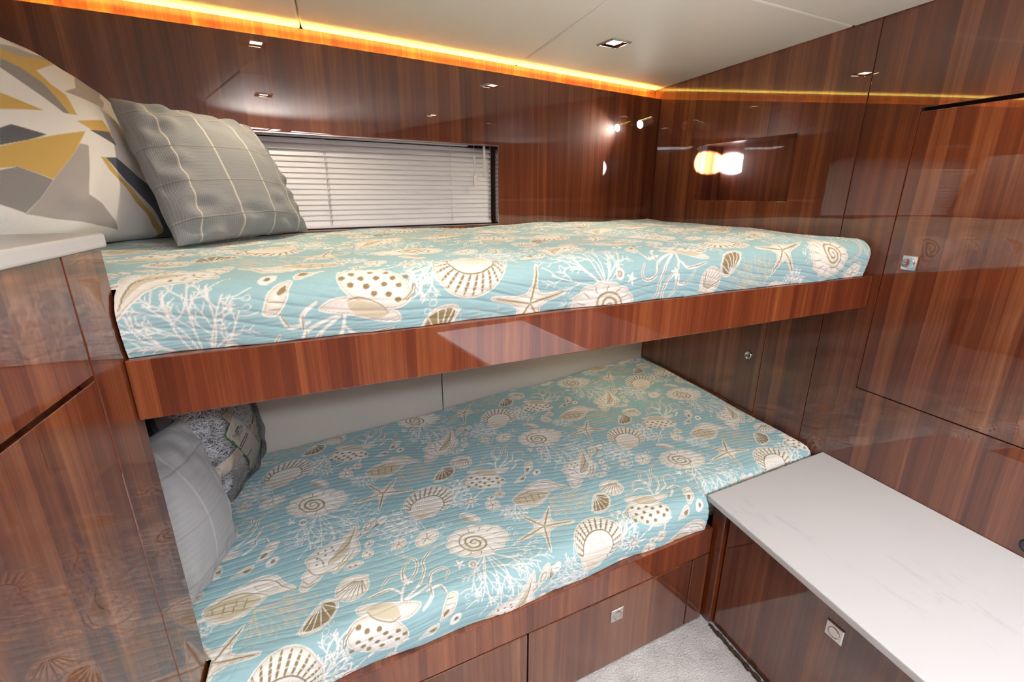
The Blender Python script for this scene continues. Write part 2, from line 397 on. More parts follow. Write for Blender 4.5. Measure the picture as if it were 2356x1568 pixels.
# ================================================================== window and blind
ch0 = Vector((WX0, yb(WX0))); ch1 = Vector((WX1, yb(WX1))); chL = (ch1-ch0).length; chd = (ch1-ch0)/chL; chn = Vector((-chd.y, chd.x))
def wp(s, off, z): p = ch0 + chd*s + chn*off; return (p.x, p.y, z)
def wbox(name, s0, s1, o0, o1, z0, z1, mat, parent, bevel=0):
    P = [wp(s0, o0, 0), wp(s1, o0, 0), wp(s1, o1, 0), wp(s0, o1, 0)]
    return slab(name, [(p[0], p[1]) for p in P], z0, z1, mat, parent, bevel, uv=False)
window_1 = empty('window_1', wp(chL/2, .03, WZ0)); tag(window_1, 'long low cabin window behind the white blind', kind='structure')
g = simple('tinted_glass', (.006, .007, .010), .06, coat=.5)
wbox('window_pane', 0, chL, .082, .086, WZ0-.02, WZ1+.02, g, window_1)
REV = simple('window_reveal', (.10, .055, .05), .25)
wbox('reveal', -.02, chL+.02, .0215, .081, WZ1, WZ1+.01, REV, window_1); wbox('reveal', -.02, chL+.02, .0215, .081, WZ0-.01, WZ0, REV, window_1)
wbox('reveal', -.012, 0, .0215, .081, WZ0, WZ1, REV, window_1); wbox('reveal', chL, chL+.012, .0215, .081, WZ0, WZ1, REV, window_1)
RIM = simple('window_rim', (.55, .50, .52), .18, 1)
for a in ((0.0005, chL-.0005, -.0035, .021, WZ1-.004, WZ1-.0003), (0.0005, chL-.0005, -.0035, .021, WZ0+.0003, WZ0+.003), (chL-.004, chL-.0005, -.0035, .021, WZ0+.003, WZ1-.004), (.0005, .004, -.0035, .021, WZ0+.003, WZ1-.004)):
    wbox('window_frame', *a, RIM, window_1)

SLAT = simple('white_slat', (.82, .83, .90), .38)
blind = empty('venetian_blind', wp(chL/2, .04, WZ0+.004)); tag(blind, 'white venetian blind with closed slats in the long window', 'blind')
wbox('head_rail', .006, chL-.12, .034, .062, WZ1-.006, WZ1-.001, SLAT, blind, .001)
NS = 16; OC = .042
slat_me = None
for k in range(NS):
    zc = WZ1 - .018 - k*.01780
    tilt = math.radians((40, 52, 64)[k] if k < 3 else 72 + .2*k)
    if k < 3:
        me = None
    V, F = [], []; w2 = .0132; cs = []
    for q in range(6):
        a = -1 + 2*q/5; lx = a*w2; lz = .0012*(1-a*a)
        oo = -lx*math.cos(tilt)*-1; 
        # a=-1 is the room-side lower edge, a=+1 the outer upper edge; the crown faces the room
        cs.append((OC + lx*math.cos(tilt) - lz*math.sin(tilt), zc + lx*math.sin(tilt) + lz*math.cos(tilt)))
    for s in (.010, chL-.018):
        for o_, z_ in cs: V.append(wp(s, o_, z_))
        for o_, z_ in reversed(cs): V.append(wp(s, o_+.0006, z_-.0003))
    n = 12
    F = [[i, (i+1) % n, n+(i+1) % n, n+i] for i in range(n)] + [list(range(n))[::-1], list(range(n, 2*n))]
    mesh_obj('slat', V, F, SLAT, blind, 0, False, False)
wbox('bottom_rail', .010, chL-.018, .030, .052, WZ0+.006, WZ0+.017, SLAT, blind, .002)
def s_at(x): return (x - WX0)/chd.x
CORD = simple('white_cord', (.85, .84, .84), .7)
for x in (-.015, .452, .628):
    for ds in (-.002, .003):
        V, F = tube([wp(s_at(x)+ds, .0265, WZ1-.004), wp(s_at(x)+ds*1.3, .0275, (WZ0+WZ1)/2), wp(s_at(x)+ds, .0275, WZ0+.016)], .0007, 6)
        mesh_obj('ladder_cord', V, F, CORD, blind, 0, True, False)
V, F = [], []
for x in (-.010, .630):
    for k in range(2, NS):
        zc = WZ1 - .018 - k*.01780; k0 = len(V)
        for o_, dz in ((.0335, -.0040), (.0375, .0046)):
            for ds in (-.0011, .0011): V.append(wp(s_at(x)+ds+dz*.25, o_-.0012, zc+dz))
        F.append([k0, k0+1, k0+3, k0+2])
        for o_, dz in ((.0345, -.0040), (.0385, .0046)):
            for ds in (-.0011, .0011): V.append(wp(s_at(x)+ds+dz*.25, o_, zc+dz))
        F += [[k0+4, k0+6, k0+7, k0+5], [k0, k0+4, k0+5, k0+1], [k0+2, k0+3, k0+7, k0+6], [k0, k0+2, k0+6, k0+4], [k0+1, k0+5, k0+7, k0+3]]
sl = mesh_obj('cord_slots', V, F, BLACKP, blind, 0, False, False); sl['kind'] = 'stuff'
V, F = tube([wp(s_at(.594), .012, WZ1-.004), wp(s_at(.594), .011, WZ1-.03), wp(s_at(.593), .010, WZ1-.118), wp(s_at(.593), .010, WZ1-.124)], [.0048, .0048, .0048, .002], 12)
mesh_obj('tilt_wand', V, F, WHITEP, blind, 0, True, False)
V, F = tube([wp(s_at(.548), .012, WZ1-.004), wp(s_at(.549), .010, WZ1-.15)], .0009, 6)
mesh_obj('pull_cord', V, F, CORD, blind, 0, True, False)
V, F = lathe([(.003, 0), (.0052, .001), (.0052, .029), (.003, .030)], wp(s_at(.5485), .010, WZ1-.074), (0, 0, 1), 14)
mesh_obj('cord_joiner', V, F, WHITEP, blind, 0, True, False)
wbox('cord_tassel', s_at(.549)-.0065, s_at(.549)+.0085, .004, .015, WZ1-.158, WZ1-.114, WHITEP, blind, .0015)

# ================================================================== upper bunk
CABX = -.338
ub = empty('upper_bunk', (.6, 1.4, 1.038)); tag(ub, 'upper bunk shelf with a deep glossy walnut front board', 'bunk')
fb = slab('front_board', along(yu, CABX+.001, XR-.001, 0, .024), 1.038, 1.141, WOOD2, ub, .0018)
slab('ledge', along(yu, CABX+.001, XR-.001, .0245, .10), 1.120, 1.139, WOOD3, ub, .001)
pl = along(yu, CABX+.001, XR-.001, .102, .2)[:2] + [(XR-.001, yb(XR)-.024)] + [(x, yb(x)-.024) for x in (1.0, .5, 0, CABX+.001)]
slab('platform', pl, 1.096, 1.136, WOOD3, ub, 0)
slab('platform', [(XL+.001, .905), (CABX-.001, .905), (CABX-.001, yb(CABX)-.024), (XL+.001, yb(XL)-.024)], 1.096, 1.136, WOOD3, ub, 0)

# ================================================================== lower bunk
lb = empty('lower_bunk', (.4, 1.3, 0)); tag(lb, 'lower bunk base in glossy walnut with drawers beneath', 'bunk')
x_r = 1.033
slab('front_rail', along(yl, CABX+.002, x_r, 0, .024), .2765, .371, WOOD2, lb, .0018)
slab('ledge', along(yl, CABX+.002, x_r, .0245, .12), .352, .3695, WOOD3, lb, .001)
pl = along(yl, CABX+.002, XR-.002, .122, .2)[:2] + [(XR-.002, yb(XR)-.055)] + [(x, yb(x)-.055) for x in (1.0, .5, 0, CABX+.002)]
slab('platform', pl, .330, .366, WOOD3, lb, 0)
slab('platform', [(XL+.001, .905), (CABX, .905), (CABX, yb(CABX)-.055), (XL+.001, yb(XL)-.055)], .330, .366, WOOD3, lb, 0)
slab('carcass', along(yl, CABX+.002, x_r+.02, .03, .05), .0, .33, DARK, lb, 0)
dr = slab('drawer_front', along(yl, .368, .957, 0, .02), .006, .2725, WOOD3, lb, .0018)
dr2 = slab('drawer_front', along(yl, CABX+.002, .364, 0, .02), .006, .2725, WOOD3, lb, .0018)
slab('filler', along(yl, .961, x_r, 0, .02), .006, .2725, WOOD3, lb, .0018)
ln = (math.sin(math.atan(.113)), -math.cos(math.atan(.113)), 0)
latch(dr, (.664, yl(.664)-.0002, .198), ln); latch(dr2, (.06, yl(.06)-.0002, .198), ln)

# ================================================================== low cabinet and counter on the right
rc = empty('low_cabinet', (1.3, -.1, 0)); tag(rc, 'low walnut cabinet under the white counter by the bulkhead', 'cabinet')
box('body', 1.075, XR-.001, YF+.001, .93, .0, .462, WOOD3, rc, .001)
box('stile', 1.043, 1.074, .932, .982, .012, .462, WOOD2, rc, .002)
fd = box('drawer_front', 1.056, 1.0745, -.28, .925, .016, .460, WOOD3, rc, .0018)
box('drawer_front', 1.056, 1.0745, YF+.002, -.284, .016, .460, WOOD3, rc, .0018)
latch(fd, (1.0558, .571, .357), (-1, 0, 0))
V, F = [], []                                # ragged dark strip standing in for the shadow line along the cabinet foot
rnd = random.Random(7); pts = []
y = .93
while y > -.9:
    pts.append((1.0455+rnd.uniform(-.0022, .0022), y, .006+rnd.uniform(-.001, .003))); y -= .006
V, F = tube(pts, [.0062+rnd.uniform(-.0022, .0018) for _ in pts], 7)
cb = mesh_obj('foot_shadow_strip', V, F, simple('foot_shadow', (.045, .030, .018), .9, noise=.6, nscale=90, bump=.8, bscale=160), None, 0, True, False)
tag(cb, 'painted-in shadow line, a ragged dark strip at the low cabinet foot', 'trim')
ctr = slab('countertop', [(.9188, YF+.002), (1.014, .987), (XR-.001, 1.0535), (XR-.001, YF+.002)], .4635, .485, QUARTZ, None, .004, seg=3)
tag(ctr, 'white veined stone counter on the low cabinet by the lower bunk', 'countertop')

# ================================================================== tall side cabinet at the left
lc = empty('side_cabinet', (-.64, -.2, 0)); tag(lc, 'tall glossy walnut side cabinet at the head of the bunks', 'cabinet')
box('body', XL+.001, CABX-.022, YF+.001, .879, 0, 1.315, WOOD, lc, .001)
box('end_stile', CABX-.021, CABX, .767, .880, .0, 1.315, WOOD, lc, .0015)
box('upper_panel', CABX-.021, CABX, YF+.002, .764, 1.1525, 1.315, WOOD, lc, .0015)
V, F = prism([(CABX-.021, YF+.002), (CABX, YF+.002), (CABX, .764), (CABX-.021, .764)], 0.0, 1.1455)
V[4] = (CABX-.021, YF+.002, 1.134); V[7] = (CABX-.021, .764, 1.134)
mesh_obj('door_panel', V, F, WOOD, lc, .0015)
ct2 = slab('countertop', [(XL+.001, YF+.002), (CABX+.010, YF+.002), (CABX+.010, .875), (CABX-.004, .893), (XL+.001, .893)], 1.3155, 1.336, QUARTZ, None, .004, seg=3)
tag(ct2, 'white stone top of the tall side cabinet at the left', 'countertop')

# ================================================================== lamps
def downlight_meshes():
    s = .044
    def frame(a, b_, z0, z1):
        V = []; 
        for r, z in ((a, 0), (a, z0), (a-.004, z1), (b_, z1), (b_, z1+.002)): V += [(-r, -r, z), (r, -r, z), (r, r, z), (-r, r, z)]
        F = []
        for j in range(4):
            for i in range(4): F.append([j*4+i, j*4+(i+1) % 4, (j+1)*4+(i+1) % 4, (j+1)*4+i])
        return V, F
    V1, F1 = frame(s, .036, -.003, -.006)
    # reflector: a shallow square pyramid up to the lens
    V2 = []
    for r, z in ((.0358, -.0042), (.0190, -.0012)): V2 += [(-r, -r, z), (r, -r, z), (r, r, z), (-r, r, z)]
    F2 = [[i, (i+1) % 4, 4+(i+1) % 4, 4+i] for i in range(4)]
    V3 = [(-.0188, -.0188, -.0016), (.0188, -.0188, -.0016), (.0188, .0188, -.0016), (-.0188, .0188, -.0016), (-.0188, -.0188, -.0006), (.0188, -.0188, -.0006), (.0188, .0188, -.0006), (-.0188, .0188, -.0006)]
    F3 = [[0, 1, 2, 3][::-1], [4, 5, 6, 7]] + [[i, (i+1) % 4, 4+(i+1) % 4, 4+i] for i in range(4)]
    out = []
    for n, V, F, m in (('bezel', V1, F1, CHROME), ('reflector', V2, F2, BRONZE), ('lens', V3, F3, emit('warm_lens', (1.0, .80, .52), 22))):
        me = bpy.data.meshes.new(n); me.from_pydata(V, [], F); me.materials.append(m); out.append((n, me))
    return out
DL = downlight_meshes()
dl_lab = {0: 'square recessed ceiling downlight above the foot of the upper bunk', 1: 'square recessed ceiling downlight over the pillow end of the upper bunk',
          2: 'square recessed ceiling downlight over the cabin floor', 3: 'square recessed ceiling downlight above the right-hand counter'}
for i, (x, y) in enumerate(((.971, 1.643), (-.096, 1.515), (.19, .57), (1.34, .73))):
    e = empty('downlight', (x, y, ZC)); e.rotation_euler.z = .19
    tag(e, dl_lab[i], 'downlight', 'square ceiling downlights')
    for n, me in DL:
        o = bpy.data.objects.new(n, me); COL.objects.link(o); o.parent = e
    s_ = spot('downlight_beam', (x, y, ZC-.008), (x, y, 0), 9, (1.0, .83, .60), 120, .7, .017); 

# reading lamp on the hull lining, its narrow beam on the bulkhead
rl = empty('reading_lamp', (1.47, yb(1.47), 1.70)); tag(rl, 'small chrome reading spotlight lit on the hull lining near the corner', 'lamp')
hd = Vector((1.432, 2.100, 1.718)); tg = Vector((1.05, 1.985, 1.60)); ax = (tg-hd).normalized()
wn = Vector((.2425, -.970, 0))
base = Vector((1.475, yb(1.475), 1.728))
V, F = lathe([(.021, 0), (.021, .007), (.017, .010), (.001, .010)], base, wn, 28); mesh_obj('wall_plate', V, F, CHROME, rl, 0, True, False)
V, F = tube([base+wn*.008, base+wn*.03+Vector((0, 0, -.002)), hd-ax*.022], .0048, 10); mesh_obj('arm', V, F, CHROME, rl, 0, True, False)
V, F = lathe([(.013, -.052), (.0195, -.045), (.0195, .024), (.0215, .025), (.0215, .032), (.0175, .032), (.0170, .026), (.001, .026)], hd, ax, 28); mesh_obj('lamp_head', V, F, CHROME, rl, 0, False, False)
V, F = lathe([(.0165, .0262), (.0163, .0310), (.010, .0345), (.001, .0355)], hd, ax, 24); mesh_obj('lamp_lens', V, F, emit('white_led', (1.0, .97, .92), 60), rl, 0, True, False)
spot('reading_lamp_beam', tuple(hd+ax*.037), tuple(tg), 7, (1.0, .90, .76), 95, .6, .010)
# assumed unseen twin on the far side wall, added to spotlight the niche
r2 = empty('reading_lamp', (XL, .30, 1.55)); tag(r2, 'assumed unseen chrome spotlight above the side cabinet, added to light the niche', 'lamp')
h2 = Vector((XL+.06, .30, 1.60)); t2 = Vector((1.64, 1.885, 1.532)); a2 = (t2-h2).normalized(); b2 = Vector((XL, .28, 1.60))
V, F = lathe([(.021, 0), (.021, .007), (.017, .010), (.001, .010)], b2, (1, 0, 0), 28); mesh_obj('wall_plate', V, F, CHROME, r2, 0, True, False)
V, F = tube([b2+Vector((.008, 0, 0)), h2-a2*.022], .0048, 10); mesh_obj('arm', V, F, CHROME, r2, 0, True, False)
V, F = lathe([(.012, -.034), (.0165, -.028), (.0165, .026), (.0180, .027), (.0180, .032), (.0150, .032), (.0145, .026), (.001, .026)], h2, a2, 28); mesh_obj('lamp_head', V, F, CHROME, r2, 0, False, False)
V, F = lathe([(.0140, .0262), (.0138, .0300), (.008, .0325), (.001, .0330)], h2, a2, 24); mesh_obj('lamp_lens', V, F, emit('assumed_lamp_led', (.9, .95, 1.0), 8), r2, 0, True, False)
spot('reading_lamp_beam', tuple(h2+a2*.034), tuple(t2), 30000, (.84, .92, 1.0), 2.0, .25, .006)  # beam of the assumed lamp, added for the bright spot on the niche

# assumed unseen light under the upper bunk, added to warm the lower berth
bl = empty('assumed_berth_light', (1.22, 1.72, 1.096)); tag(bl, 'assumed unseen small round warm light under the upper bunk near the foot', 'lamp')
V, F = lathe([(.030, 0), (.030, .008), (.026, .011), (.0235, .011)], (1.22, 1.72, 1.096), (0, 0, -1), 28); mesh_obj('housing', V, F, CHROME, bl, 0, False, False)
V, F = lathe([(.023, .0112), (.021, .0135), (.001, .0145)], (1.22, 1.72, 1.096), (0, 0, -1), 24); mesh_obj('diffuser', V, F, emit('assumed_berth_lens', (1.0, .78, .42), 6), bl, 0, True, False)
spot('assumed_berth_beam', (1.22, 1.72, 1.078), (1.22, 1.72, 0), 4, (1.0, .78, .42), 150, .8, .02)

